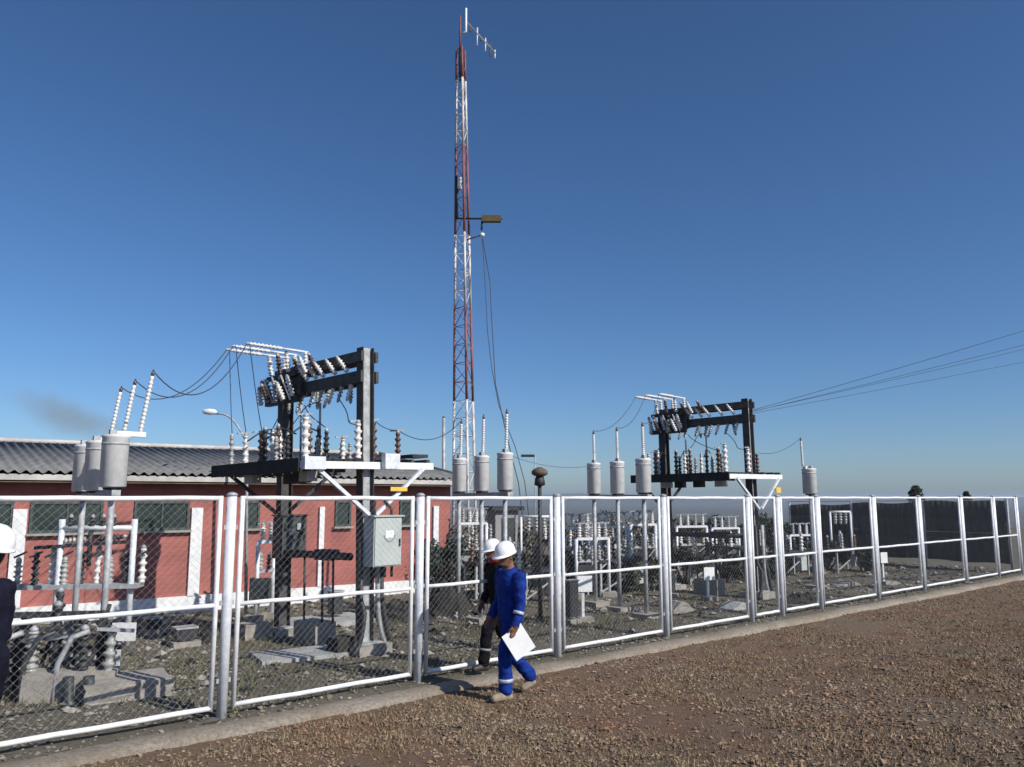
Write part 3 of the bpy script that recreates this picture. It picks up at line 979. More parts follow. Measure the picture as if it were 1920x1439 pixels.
BE = [GB.matrix_basis @ Vector(v) for v in ((0.12, 0.1, 4.05), (0.12, 0.7, 3.95), (0.12, 1.3, 3.9), (0.12, 1.9, 3.85))]
for k, (py, sg) in enumerate(((618, 0.28), (650, 0.28), (660, 0.3), (688, 0.3))):
    q_ = BE[k] + (at(2010, py - 40, 17.0 + k * 1.2) - BE[k]) * 3
    wire(BE[k], q_, sg * 0.7, ['topmost overhead wire leaving the farther gantry', 'second overhead wire from the top leaving the farther gantry', 'third overhead wire from the top leaving the farther gantry', 'lowest overhead wire leaving the farther gantry'][k], 'overhead wires', 0.0052, 60)
armB = [GB.matrix_basis @ Vector((-L, y, 4.51)) for (y, L) in ((1.62, 1.04), (1.95, 1.10), (2.28, 1.04))]
for k in range(3):
    wire(tips['c'][k], armB[2 - k], 0.22, ['slack wire from the smallest looking tank to the farther gantry', 'slack wire from the middle tank to the farther gantry', 'slack wire from the tank by the column to the farther gantry'][k], 'slack wires to the farther gantry', 0.006)
wire(GB.matrix_basis @ Vector((0.78, 0.25, 3.17)), tips['d'][0], 0.15, 'slack wire from the farther gantry to the lone tank', 'slack wires to the farther gantry', 0.006)
wire(at(958, 855, 13.6), at(1106, 874, 16.5), 0.10, 'low slack wire between the post lamp and the farther tanks', None, 0.004)

# ------------------------------------------------------------------ lattice mast
MY = 27.0
mb_ = at(874, 1060, MY); mb_.z = 0
m_top = at(864.5, 92, MY)
mast = thing('lattice_mast', 'tall red and white three legged lattice radio mast', 'mast', mb_)
HM = m_top.z
top_off = Vector((m_top.x - mb_.x, 0, 0))
W0, W1 = 0.80, 0.30
MR = R_(14)


def leg_pt(i, z):
    f = z / HM
    w = W0 + (W1 - W0) * f
    a = MR + 2 * math.pi * i / 3 + math.pi / 6
    return top_off * f + Vector((math.cos(a), math.sin(a), 0)) * w / math.sqrt(3) + Vector((0, 0, z))


def z_of(py):
    return at(870, py, MY).z


bands = [0.0, z_of(752), z_of(578), z_of(440), z_of(275), z_of(150), HM]
for b in range(6):
    m = M['mast_white'] if b % 2 == 0 else M['mast_red']
    z0, z1 = bands[b], bands[b + 1]
    secname = 'mast_section'
    sec = MB()
    for i in range(3):
        sec.path([leg_pt(i, z0), leg_pt(i, z1)], 0.042, 8)
    so = sec.build(secname, m, mast)
    br = MB()
    n = max(2, int(round((z1 - z0) / 0.62)))
    for k in range(n):
        a, c = z0 + (z1 - z0) * k / n, z0 + (z1 - z0) * (k + 1) / n
        for i in range(3):
            j = (i + 1) % 3
            if k % 2: i, j = j, i
            br.path([leg_pt(i, a), leg_pt(j, c)], 0.013, 5)
            br.path([leg_pt(i, c), leg_pt(j, c)], 0.012, 5)
    br.build('lattice_bracing', m, so)
    if b == 5:
        # crowded top section with a cable run
        MB().path([leg_pt(0, z0) * 0.5 + leg_pt(1, z0) * 0.5, leg_pt(0, z1) * 0.5 + leg_pt(1, z1) * 0.5], 0.07, 8).build('cable_bundle', M['dark_steel'], so)
MB().path([top_off + Vector((-0.03, 0, HM)), at(863, 30, MY) - mb_], 0.035, 8).build('spire', M['mast_red'], mast)
# slanting antenna at the tip
pA, pB = at(874, 40, MY) - mb_, at(929, 100, MY) - mb_
yo = MB().path([top_off + Vector((0, 0, HM + 0.6)), at(874, 60, MY) - mb_, at(874, 16, MY) - mb_], 0.035, 8).build('antenna', M['sign_white'], mast)
bo_ = MB().path([pA, pB], 0.018, 6).build('boom', M['galv_dull'], yo)
for k, f in enumerate((0.15, 0.38, 0.5, 0.66, 0.82, 0.98)):
    c = pA.lerp(pB, f)
    L = (0.30, 0.55, 0.2, 0.42, 0.4, 0.3)[k]
    MB().path([c - Vector((0, 0.1, L)), c + Vector((0, 0.1, L * 0.5))], 0.026, 6).build('element', M['galv'] if k % 2 else M['antenna_ochre'], yo)
# side antenna
s0, s1 = at(858, 410, MY) - mb_, at(942, 411, MY) - mb_
so = MB().path([s0, s1], 0.035, 8).build('side_arm', M['dark_steel'], mast)
MB().box(at(921, 411, MY) - mb_, (0.68, 0.20, 0.22)).build('panel_antenna', M['antenna_ochre'], so)
MB().path([at(904, 412, MY) - mb_, at(903, 432, MY) - mb_], 0.04, 6).build('stub', M['dark_steel'], so)
MB().path([at(868, 452, MY) - mb_, at(904, 441, MY) - mb_], 0.025, 6).build('stay_arm', M['dark_steel'], mast)
MB().lathe(at(904, 444, MY) - mb_, [(0, 0.08), (0.1, 0.09), (0.14, 0.02)], n=10).build('beacon', M['sign_white'], mast)
MB().box(leg_pt(1, z_of(345)) + Vector((0.15, -0.1, 0)), (0.14, 0.14, 0.42)).build('junction_box', M['sign_white'], mast)
MB().path([leg_pt(1, z_of(i)) + Vector((0.05, -0.05, 0)) for i in (410, 380, 345, 330)], 0.06, 6).build('cable_bundle', M['dark_steel'], mast)
# hanging cables on the right
for k, (pts, rr, lb) in enumerate((([(904, 448), (906, 470), (910, 540), (914, 620), (922, 690), (935, 760), (966, 838), (984, 905), (1003, 1066)], 0.013, 'dark stay cable hanging in a curve beside the mast'),
                                   ([(905, 448), (919, 530), (921, 580), (925, 650), (929, 720), (944, 790), (958, 850), (972, 905), (992, 1066)], 0.017, 'thicker dark stay cable bowing out beside the mast'))):
    P = [at(x, y, MY - 0.4 * i) for i, (x, y) in enumerate(pts)]
    o = MB(); o.path(P, rr, 6)
    tag(o.build('stay_cable', M['cable'], None, P[0], P[0]), lb, 'cable', 'stay cables of the mast')

# ------------------------------------------------------------------ lamps and slim poles
def lamp_post():
    p = at(463, 1105, 15.4); p.z = 0
    t = thing('street_lamp', 'slim street lamp with white oval head arching over the yard', 'street lamp', p)
    a = at(463, 830, 15.4) - p; h = at(404, 776, 15.4) - p
    pts = [Vector((0, 0, 0)), a]
    for i in range(1, 7):
        f = i / 6
        pts.append(a.lerp(h, f) + Vector((0, 0, 0.18 * math.sin(f * math.pi))))
    MB().path(pts, [0.035, 0.03] + [0.018] * 6, 8).build('pole', M['galv_dull'], t)
    hd = MB()
    c = at(393, 773, 15.4) - p
    hd.lathe(c + Vector((0.14, 0, 0)), [(0, 0.02), (0.04, 0.05), (0.14, 0.062), (0.24, 0.05), (0.28, 0.01)], (-1, 0, 0.03), 14)
    hd.build('lamp_head', M['sign_white'], t)


lamp_post()
pl = at(1013, 1120, 14.6); pl.z = 0
t = thing('post_lamp', 'dark mushroom topped lamp on a slim dark post beside the tanks', 'post lamp', pl)
zc = at(1013, 893, 14.6).z
MB().path([(0, 0, 0), (0, 0, zc)], [0.04, 0.035], 10).build('post', M['dark_steel'], t)
MB().lathe((0, 0, zc - 0.18), [(0, 0.05), (0.02, 0.10), (0.10, 0.09), (0.18, 0.07)], n=12).build('collar', M['dark_steel'], t)
MB().lathe((0, 0, zc), [(0, 0.09), (0.03, 0.145), (0.08, 0.15), (0.12, 0.115), (0.16, 0.04)], n=16).build('hood', M['wood'], t)
for px, y0, Y, lb in ((832, 784, 24.0, 'plain grey pole rising behind the building roof'),):
    p = at(px, 1050, Y); p.z = 0
    tp = at(px, y0, Y) - p
    t = thing('slim_pole', lb, 'pole', p)
    MB().path([(0, 0, 0), (tp.x, tp.y, tp.z)], [0.06, 0.05], 10).build('shaft', M['galv_dull'], t)
    MB().lathe((tp.x, tp.y, tp.z), [(0, 0.05), (0.02, 0.05), (0.05, 0.01)], n=10).build('cap', M['dark_steel'], t)
p = at(990, 1050, 30.0); p.z = 0
t = thing('yard_light', 'small flat yard light on a thin pole near the post lamp', 'street lamp', p)
zt = at(990, 855, 30).z
MB().path([(0.28, 0, 0), (0.28, 0, zt)], 0.022, 8).build('pole', M['galv_dull'], t)
MB().box((0, 0, zt), (0.50, 0.16, 0.09)).build('lamp_head', M['dark_steel'], t)

# ------------------------------------------------------------------ marker plates on short posts
def marker(px, py0, py1, w, base_py, label, ang):
    g = on_ground(px, base_py)
    Y = g.y
    zc_ = at(px, (py0 + py1) / 2, Y).z
    hh = abs(at(px, py0, Y).z - at(px, py1, Y).z)
    ww = w / F * Y
    t = thing('marker_post', label, 'marker', g, ang, 'white marker plates on short posts')
    MB().box((-0.03, 0.02, (zc_ + hh / 2) / 2), (0.05, 0.03, zc_ + hh / 2)).build('post', M['galv'], t)
    MB().box((0, -0.006, zc_), (ww, 0.02, hh)).build('plate', M['sign_white'], t)
    MB().box((0, 0, 0.03), (0.26, 0.26, 0.10)).build('footing', M['concrete'], t)


marker(222, 1168, 1202, 50, 1275, 'white marker plate on a short post before the insulator rack', R_(6))
marker(1097, 1080, 1110, 28, 1166, 'white marker plate between the second and third post past the worker', R_(12))
marker(1331, 1064, 1088, 22, 1126, 'white marker plate in front of the farther gantry', R_(20))
marker(1660, 1036, 1056, 17, 1096, 'small white marker plate near the netted far fence', R_(25))

# ------------------------------------------------------------------ insulator rack near the fence, at the picture's edge
def rack():
    p0 = on_ground(100, 1215)
    t = thing('insulator_rack', 'pale pipe framed rack crowded with ribbed insulators near the fence', 'rack', p0, R_(8))
    Rz = Matrix.Rotation(R_(8), 3, 'Z')
    def loc(px, py, dy=0.0):
        # point of the rack plane, in its own frame
        Y = p0.y + dy
        return Rz.inverted() @ (at(px, py, Y) - p0)
    zt = loc(115, 978).z
    xr = loc(247, 978).x
    xl = loc(117, 978).x
    for x in (xl, xr):
        MB().path([(x, 0, 0), (x, 0, zt + 0.03)], 0.045, 12).build('upright', M['galv'], t)
    zb = zt - 0.10
    MB().path([(xl, 0, zb), (xr, 0, zb)], 0.04, 10).build('top_rail', M['galv'], t)
    zs = 0.86
    MB().box(((xl + xr) / 2 - 0.25, 0.05, zs), (xr - xl + 0.75, 0.34, 0.06)).build('shelf', M['galv_dull'], t)
    for k in range(9):
        x = xl - 0.55 + k * 0.21
        io = insulator((x, 0.06 * (k % 3), zs + 0.03), 0.34 + 0.08 * ((k * 7) % 3), 0.06, 4, (M['porcelain_grey'], M['black_rubber'], M['porcelain'])[k % 3], t)
        MB().bar((x - 0.07, 0.0, zs + 0.42), (x + 0.09, 0.03, zs + 0.5), 0.03, 0.03).build('contact_bar', M['dark_steel'], io)
    # a hanging isolator under the top rail
    xm = (xl + xr) / 2 - 0.10
    MB().path([(xm, 0, zb - 0.04), (xm, 0, zb - 0.55)], 0.035, 8).build('hanger', M['dark_steel'], t)
    MB().bar((xm - 0.75, -0.02, zb - 0.28), (xm + 0.55, -0.02, zb - 0.20), 0.05, 0.05).build('isolator_blade', M['dark_steel'], t)
    insulator((xm + 0.12, 0, zb - 0.16), 0.34, 0.05, 5, M['black_rubber'], t, (1, 0, 0.1))
    insulator((xm - 0.06, 0, zb - 0.16), 0.34, 0.05, 5, M['porcelain_grey'], t, (-1, 0, -0.1))
    for k in range(5):
        x = xl + 0.12 + k * 0.15
        insulator((x, 0.0, zb + 0.03), 0.12, 0.05, 2, M['black_rubber'], t)


rack()


def low_switch():
    p0 = on_ground(70, 1322)
    t = thing('switch_base', 'low switch assembly of dark ribbed insulators and bars on concrete blocks', 'switchgear', p0, R_(10))
    MB().box((0.12, 0.2, 0.12), (0.62, 0.35, 0.36)).build('concrete_block', M['concrete'], t)
    MB().box((-0.75, 0.35, 0.12), (0.5, 0.4, 0.30)).build('concrete_block', M['concrete'], t)
    for k in range(8):
        x = -0.75 + 0.19 * k + 0.03 * math.sin(k * 5)
        y = 0.18 + 0.16 * (k % 3)
        z = 0.02 if k in (0, 1, 7) else 0.30
        insulator((x, y, z), 0.42 + 0.12 * ((k * 5) % 3), 0.075, 5, (M['black_rubber'], M['cabinet_dark'], M['black_rubber'], M['porcelain_grey'])[k % 4], t, (0.05 * math.sin(k), 0, 1))
    for k in range(6):
        x = -0.8 + 0.25 * k
        MB().bar((x, 0.15 + 0.1 * (k % 2), 0.62 + 0.05 * (k % 3)), (x + 0.38, 0.30, 0.74 - 0.06 * (k % 2)), 0.05, 0.035).build('bus_bar', M['galv_dull'] if k % 2 else M['dark_steel'], t)
    for k in range(9):
        x = -1.15 + 0.21 * k + 0.04 * math.sin(k * 3)
        y = 0.55 + 0.14 * (k % 2)
        insulator((x, y, 0.02 + 0.1 * (k % 3)), 0.55 + 0.1 * ((k * 3) % 4), 0.065, 6, (M['black_rubber'], M['black_rubber'], M['porcelain_grey'], M['cabinet_dark'])[k % 4], t, (0.08 * math.sin(2 * k), 0.05, 1))
    for k in range(5):
        x = -1.2 + 0.33 * k
        MB().path([(x, 0.05, 0.0), (x + 0.03, 0.05, 0.4), (x + 0.14, 0.1, 0.66), (x + 0.3, 0.12, 0.72)], 0.03, 8).build('conduit', M['cabinet_dark'] if k % 2 else M['galv_dull'], t)
    MB().bar((-1.25, 0.6, 0.42), (0.62, 0.62, 0.46), 0.07, 0.05).build('cross_bar', M['dark_steel'], t)
    for k in range(3):
        MB().bar((-0.7 + 0.5 * k, 0.42, 0.1), (-0.5 + 0.5 * k, 0.5, 0.95), 0.04, 0.04).build('strut', M['dark_steel'], t)
    for k in range(2):
        MB().path([(0.30 + 0.2 * k, -0.05, 0.28), (0.31 + 0.2 * k, -0.05, 0.03), (0.38 + 0.2 * k, -0.1, -0.02)], 0.055, 10).build('conduit', M['cabinet_dark'], t)
    MB().bar((-0.9, 0.3, 0.88), (0.5, 0.42, 0.86), 0.06, 0.06).build('top_bar', M['dark_steel'], t)


low_switch()


# loose concrete pieces
def block(px, py, size, ang, label, m='concrete', wedge=False):
    g = on_ground(px, py)
    sx, sy, sz = size
    b = MB()
    n = 5
    vs, fs = [], []
    me_ = MB()
    # a chipped block: box with jittered, subdivided faces
    import itertools
    grid = {}
    def vid(i, j, k):
        key = (i, j, k)
        if key not in grid:
            x, y, z = i / n - .5, j / n - .5, k / n
            zz = z * (1 - (0.75 * abs(x * 2) if wedge else 0))
            jit = 0.035
            grid[key] = len(vs)
            vs.append((x * sx + random.uniform(-jit, jit) * sx * 0.6, y * sy + random.uniform(-jit, jit) * sy * 0.6, zz * sz - 0.02 + random.uniform(-jit, jit) * sz * 0.6))
        return grid[key]
    for a in range(n):
        for c in range(n):
            fs.append((vid(a, c, n), vid(a + 1, c, n), vid(a + 1, c + 1, n), vid(a, c + 1, n)))
            fs.append((vid(a, 0, c), vid(a + 1, 0, c), vid(a + 1, 0, c + 1), vid(a, 0, c + 1)))
            fs.append((vid(a + 1, n, c), vid(a, n, c), vid(a, n, c + 1), vid(a + 1, n, c + 1)))
            fs.append((vid(0, a + 1, c), vid(0, a, c), vid(0, a, c + 1), vid(0, a + 1, c + 1)))
            fs.append((vid(n, a, c), vid(n, a + 1, c), vid(n, a + 1, c + 1), vid(n, a, c + 1)))
    b.add(vs, fs)
    o = b.build('concrete_block', M[m], None, g)
    o.rotation_euler = (0, 0, ang)
    return tag(o, label, 'block', 'loose concrete pieces in the yard')


block(158, 1258, (0.42, 0.4, 0.26), 0.2, 'wedge shaped pale block beside the rack marker plate', wedge=True)
block(235, 1305, (0.85, 0.6, 0.22), 0.55, 'long low concrete block at the foot of the rack marker plate')
block(172, 1302, (0.5, 0.3, 0.28), 0.3, 'upright concrete block next to the dark switch assembly')
block(478, 1196, (0.42, 0.4, 0.24), 0.6, 'squat concrete block in front of the dark cabinet column')
block(640, 1228, (0.3, 0.3, 0.26), 0.75, 'dark stained block at the near gantry column', 'rubble_dark')
block(850, 1112, (0.5, 0.4, 0.3), 0.3, 'pale lump on the dark spoil heap', 'concrete', True)
block(1272, 1146, (0.5, 0.4, 0.24), 0.4, 'pale boulder beside the fourth post past the worker', 'concrete', True)
block(1382, 1142, (0.6, 0.4, 0.18), 0.5, 'flat grey boulder by the fifth fence post', 'slab', True)
block(1585, 1098, (0.7, 0.4, 0.16), 0.6, 'pale low block near the lone tank stand', 'concrete', True)
block(1670, 1096, (0.5, 0.3, 0.12), 0.6, 'pale flat block at the foot of the far marker plate', 'concrete', True)
sl = on_ground(560, 1232)
o = MB().box((0, 0, 0.02), (1.15, 0.75, 0.08)).build('paving_slab', M['slab'], None, sl)
o.rotation_euler = (0, 0, R_(30))
tag(o, 'pale concrete slab lying flat between the gantry columns', 'slab')
sl = on_ground(610, 1168)
o = MB().box((0, 0, 0.02), (1.4, 1.0, 0.10)).build('paving_slab', M['slab'], None, sl)
o.rotation_euler = (0, 0, R_(38))
tag(o, 'pale apron slab against the foot of the red building', 'slab')


# ------------------------------------------------------------------ yard structures in the middle distance
def small_hut():
    p = at(942, 1045, 24.5); p.z = 0
    t = thing('kiosk', 'small grey kiosk with flat dark roof behind the tanks', 'kiosk', p, R_(20))
    h = at(942, 957, 24.5).z
    MB().box((0, 0, h / 2), (0.72, 0.8, h)).build('wall', M['hut'], t)
    MB().box((0, -0.02, h + 0.06), (1.0, 1.05, 0.12)).build('roof', M['dark_steel'], t)
    MB().box((0.05, -0.41, h * 0.45), (0.42, 0.03, h * 0.85)).build('door', M['cabinet_dark'], t)


small_hut()


def pipe_frame(px0, px1, py0, py1, Y, label):
    a, b = at(px0, py0, Y), at(px1, py0, Y)
    p = Vector((a.x, a.y, 0))
    t = thing('pipe_frame', label, 'frame', p, 0, 'white pipe frames')
    w, h = b.x - a.x, a.z
    for x in (0, w):
        MB().path([(x, 0, 0), (x, 0, h)], 0.035, 10).build('upright', M['white_paint'], t)
    MB().path([(0, 0, h), (w, 0, h)], 0.035, 10).build('crossbar', M['white_paint'], t)
    for k in range(3):
        insulator((w * (0.25 + 0.25 * k), 0, h - 0.035), 0.32, 0.07, 3, M['porcelain_grey'], t, (0, 0, -1))


pipe_frame(977, 1034, 969, 1060, 22.0, 'white pipe frame with hanging insulators beside the kiosk')
pipe_frame(1556, 1594, 960, 1050, 27.0, 'white pipe frame far behind the lone tank')


# rows of equipment racks: low steel table with insulators standing on it
def equip_rack(px, base_py, n, w, h, label, ang, k0=0):
    g = on_ground(px, base_py)
    t = thing('equipment_table', label, 'equipment table', g, ang, 'low tables of insulators')
    for sx in (-1, 1):
        for sy in (-1, 1):
            MB().box((sx * (w / 2 - 0.04), sy * 0.22, h / 2), (0.05, 0.05, h)).build('leg', M['galv_dull'], t)
    MB().box((0, 0, h + 0.03), (w, 0.55, 0.06)).build('table_top', M['dark_steel'], t)
    for k in range(n):
        x = -w / 2 + w * (k + 0.5) / n
        insulator((x, 0.12 * (-1) ** k, h + 0.06), 0.34 + 0.06 * ((k + k0) % 3), 0.06, 4, (M['porcelain_grey'], M['porcelain'], M['porcelain_brown'], M['black_rubber'])[(k + k0) % 4], t)
    MB().box((w * 0.2, -0.24, h * 0.55), (0.3, 0.14, 0.36)).build('relay_box', M['cabinet'], t)
    MB().bar((-w / 2 + 0.05, -0.245, 0.1), (w / 2 - 0.05, -0.245, h), 0.03, 0.03).build('brace', M['galv_dull'], t)


equip_rack(1165, 1112, 6, 1.7, 0.72, 'low table of insulators below the three farther tanks', R_(35), 1)
equip_rack(1080, 1080, 5, 1.5, 0.75, 'low table of insulators beyond the marker plate by the kiosk side', R_(38), 0)
equip_rack(930, 1118, 5, 1.4, 0.70, 'low table of insulators behind the walking worker', R_(35), 2)
equip_rack(1310, 1092, 5, 1.5, 0.60, 'low table of insulators under the farther gantry', R_(44), 3)
equip_rack(1010, 1128, 4, 1.1, 0.62, 'low table of insulators next to the kiosk side fence post', R_(35), 1)
equip_rack(1480, 1080, 4, 1.4, 0.6, 'low table of insulators behind the short fence bays', R_(42), 2)


equip_rack(1200, 1072, 7, 2.3, 0.85, 'longer table of insulators before the tank nearest the gantry', R_(38), 0)
equip_rack(1125, 1064, 6, 2.0, 0.9, 'tall table of insulators below the smallest looking tank', R_(38), 2)
equip_rack(1060, 1062, 5, 1.8, 0.8, 'table of insulators between kiosk and bushes', R_(38), 1)
equip_rack(895, 1085, 5, 1.3, 0.9, 'tall table of insulators below the mast', R_(38), 0)
equip_rack(1400, 1075, 4, 1.5, 0.7, 'table of insulators behind the near column of the farther gantry', R_(42), 1)
equip_rack(1580, 1072, 4, 1.6, 0.6, 'table of insulators in front of the far pipe frame', R_(42), 3)


def bus_frame(px0, px1, py0, Y, n, label, k0=0):
    a, b = at(px0, py0, Y), at(px1, py0, Y + 0.35)
    p = Vector((a.x, a.y, 0))
    d = Vector((b.x - a.x, b.y - a.y, 0))
    h = a.z - 0.3
    t = thing('bus_frame', label, 'frame', p, 0, 'galvanised frames carrying insulators')
    for f in (0, 1):
        q = d * f
        MB().path([(q.x, q.y, 0), (q.x, q.y, h)], 0.04, 8).build('upright', M['galv'], t)
        MB().box((q.x, q.y, 0.03), (0.32, 0.32, 0.12)).build('footing', M['concrete'], t)
    for z in (h, h * 0.62):
        MB().bar((0, 0, z), (d.x, d.y, z), 0.07, 0.06).build('crossbar', M['galv'] if z == h else M['galv_dull'], t)
    for k in range(n):
        q = d * ((k + 0.5) / n)
        io = insulator((q.x, q.y, h + 0.03), 0.26, 0.055, 4, (M['porcelain'], M['porcelain_grey'], M['porcelain'])[(k + k0) % 3], t)
        insulator((q.x, q.y - 0.05, h * 0.62 + 0.03), 0.24, 0.05, 3, (M['porcelain_grey'], M['black_rubber'], M['porcelain'])[(k + k0) % 3], t)
        MB().bar((q.x - 0.1, q.y, h + 0.32), (q.x + 0.12, q.y, h + 0.36), 0.025, 0.025).build('contact_bar', M['galv_dull'], io)
    MB().box((d.x * 0.3, d.y * 0.3 - 0.08, h * 0.38), (0.34, 0.14, 0.42)).build('switch_box', M['cabinet'] if k0 % 2 else M['cabinet_dark'], t)
    MB().bar((0.0, 0.0, h * 0.1), (d.x, d.y, h * 0.6), 0.03, 0.03).build('brace', M['galv_dull'], t)


for (x0, x1, y0, Y, n, lb) in ((1052, 1108, 968, 20.5, 4, 'galvanised insulator frame just past the third post from the worker'), (1118, 1176, 965, 19.6, 5, 'galvanised insulator frame behind the middle tank stand leg'),
                               (1182, 1228, 962, 20.5, 4, 'galvanised insulator frame between the tanks and the farther gantry'), (862, 912, 958, 19.0, 4, 'galvanised insulator frame under the mast tanks'),
                               (1268, 1324, 968, 23.0, 4, 'galvanised insulator frame seen through the farther gantry'), (1334, 1384, 972, 24.0, 4, 'galvanised insulator frame by the near column of the farther gantry'),
                               (1080, 1140, 985, 17.8, 5, 'lower galvanised insulator frame in front of the others'), (1480, 1530, 985, 24.0, 4, 'galvanised insulator frame below the lone tank'),
                               (486, 516, 985, 14.6, 2, 'small galvanised insulator frame before the red wall')):
    bus_frame(x0, x1, y0, Y, n, lb, int(x0) % 3)


def pedestal(px, base_py, w, top_py, label):
    g = on_ground(px, base_py)
    h = at(px, top_py, g.y).z
    t = thing('pedestal_box', label, 'pedestal', g, R_(38), 'dark pedestal boxes')
    ww = w / F * g.y
    MB().box((0, 0, h * 0.5 + 0.06), (ww, ww * 0.8, h - 0.12)).build('housing', M['cabinet_dark'], t)
    MB().box((0, -ww * 0.41, h * 0.5 + 0.06), (ww * 0.8, 0.012, h * 0.75)).build('door', M['dark_steel'], t)
    MB().box((0, 0, h + 0.012), (ww * 1.15, ww * 0.95, 0.024)).build('lid', M['galv_dull'], t)
    MB().box((0, 0, 0.03), (ww * 1.4, ww * 1.2, 0.10)).build('footing', M['concrete'], t)


pedestal(1072, 1170, 20, 1090, 'dark pedestal box next to the third fence post past the worker')
pedestal(628, 1165, 22, 1110, 'dark pedestal box before the white plinth of the building')
pedestal(1255, 1120, 18, 1070, 'dark pedestal box under the far column of the farther gantry')
pedestal(345, 1212, 34, 1178, 'low dark pedestal box on the bare ground before the red wall')
pedestal(285, 1190, 26, 1160, 'low dark pedestal box behind the rack marker plate')
pedestal(985, 1110, 22, 1062, 'dark pedestal box just past the worker in blue')


def heap(px, base_py, w, h, label):
    g = on_ground(px, base_py)
    vs, fs = [], []
    nr, na = 9, 28
    for i in range(nr + 1):
        f = i / nr
        for k in range(na):
            a = 2 * math.pi * k / na
            r = (1 - f) * w / 2 * (1 + 0.28 * noise.noise((math.cos(a) * 1.7, math.sin(a) * 1.7, 3 + px)))
            z = h * (1 - (1 - f) ** 2) * (1 + 0.3 * noise.noise((math.cos(a) * 3 * (1 - f), math.sin(a) * 3 * (1 - f), 1.0))) - 0.03
            vs.append((r * math.cos(a) + 0.04 * random.uniform(-1, 1), r * math.sin(a) * 0.7 + 0.04 * random.uniform(-1, 1), z + 0.04 * random.uniform(-1, 1)))
    for i in range(nr):
        for k in range(na):
            fs.append((i * na + k, i * na + (k + 1) % na, (i + 1) * na + (k + 1) % na, (i + 1) * na + k))
    b = MB(); b.add(vs, fs)
    tag(b.build('spoil_heap', M['rubble_dark'], None, g), label, 'heap', 'dark spoil heaps')


heap(842, 1150, 1.15, 0.62, 'dark spoil heap at the end of the red building')
heap(748, 1160, 1.2, 0.34, 'low dark spoil heap beside the near gantry foot')
heap(370, 1206, 0.62, 0.30, 'small dark spoil heap before the red wall')
heap(1500, 1130, 1.0, 0.2, 'flat dark spoil heap by the short fence bays')


# ------------------------------------------------------------------ bushes
def bush(px, Y, w, h, kind, label, group, n=1500, base_z=0.0, leaf=0.045):
    p = at(px, 1000, Y); p.z = terrain(p.x, p.y, False)
    t = thing('bush', label, 'bush', p, 0, group)
    # clump centres
    V, Fc = [], []
    cl = []
    nc = 9
    for k in range(nc):
        a = random.uniform(0, 2 * math.pi); r = w / 2 * math.sqrt(random.random()) * 0.78
        cl.append((r * math.cos(a), r * math.sin(a) * 0.8, h * random.uniform(0.22, 0.80), h * random.uniform(0.16, 0.28)))
    tw = MB()
    for (cx, cy, cz, cr) in cl:
        tw.path([(cx * 0.15, cy * 0.15, -0.03), (cx * 0.5, cy * 0.5, cz * 0.55), (cx, cy, cz)], [0.022, 0.015, 0.007], 5)
        for _ in range(4):
            d = Vector((random.gauss(0, 1), random.gauss(0, 1), random.uniform(0.1, 1.4))).normalized() * cr * 1.2
            tw.path([(cx, cy, cz), (cx + d.x, cy + d.y, cz + d.z)], [0.007, 0.003], 4)
    tw.build('stem', M['twig'], t)
    for i in range(n):
        cx, cy, cz, cr = random.choice(cl)
        d = Vector((random.gauss(0, 1), random.gauss(0, 1), random.gauss(0, 0.9)))
        d = d / max(d.length, 1e-3) * cr * random.random() ** 0.4
        c = Vector((cx, cy, cz)) + d
        if c.z < 0.02: c.z = random.uniform(0.02, 0.2)
        s = leaf * random.uniform(0.6, 1.5)
        a = Vector((random.gauss(0, 1), random.gauss(0, 1), random.gauss(0, 1))).normalized()
        b = a.orthogonal().normalized()
        b.rotate(Matrix.Rotation(random.uniform(0, 6.28), 3, a))
        o = len(V)
        V += [c - a * s, c + b * s * 0.45, c + a * s, c - b * s * 0.45]
        Fc.append((o, o + 1, o + 2, o + 3))
    b = MB(); b.add(V, Fc)
    b.build('foliage', M[kind], t)
    return t


where = ['behind the kiosk', 'just past the kiosk', 'under the smallest looking tank', 'below the middle tank', 'by the tank nearest the gantry',
         'left of the farther gantry', 'centred under the farther gantry deck', 'under the near side of the farther gantry', 'past the farther gantry', 'before the lone tank',
         'behind the lone tank', 'beside the far pipe frame', 'next to the netted fence', 'closest to the netted fence']
spots_b = [(930, 30, 2.2, 1.55, 'bush_grey'), (1010, 29, 2.0, 1.5, 'bush_grey'), (1075, 27, 2.0, 1.45, 'bush_olive'), (1128, 28, 2.1, 1.62, 'bush_grey'), (1190, 26.5, 2.2, 1.7, 'bush_grey'),
           (1250, 29, 2.2, 1.5, 'bush_dark'), (1300, 28, 2.3, 1.45, 'bush_olive'), (1360, 29, 2.5, 1.55, 'bush_dark'), (1420, 29, 2.3, 1.6, 'bush_dark'), (1478, 29.5, 2.4, 1.7, 'bush_dark'),
           (1530, 30, 2.4, 1.62, 'bush_dark'), (1590, 31, 2.5, 1.78, 'bush_dark'), (1640, 32, 2.4, 1.8, 'bush_dark'), (1690, 33, 2.4, 1.85, 'bush_dark')]
for (s, wd) in zip(spots_b, where):
    kindname = {'bush_grey': 'dry grey', 'bush_olive': 'dry olive', 'bush_dark': 'dark green'}[s[4]]
    bush(s[0], s[1], s[2], s[3], s[4], f'{kindname} bush {wd}', 'bushes along the back of the yard', 1700, leaf=0.075)
bush(836, 18.6, 1.15, 1.35, 'bush_green', 'grey green bush at the end wall of the red building', 'bushes beside the building', 1800, leaf=0.05)
bush(880, 20.5, 1.1, 1.6, 'bush_grey', 'dry grey bush beneath the mast', 'bushes beside the building', 1500, leaf=0.05)
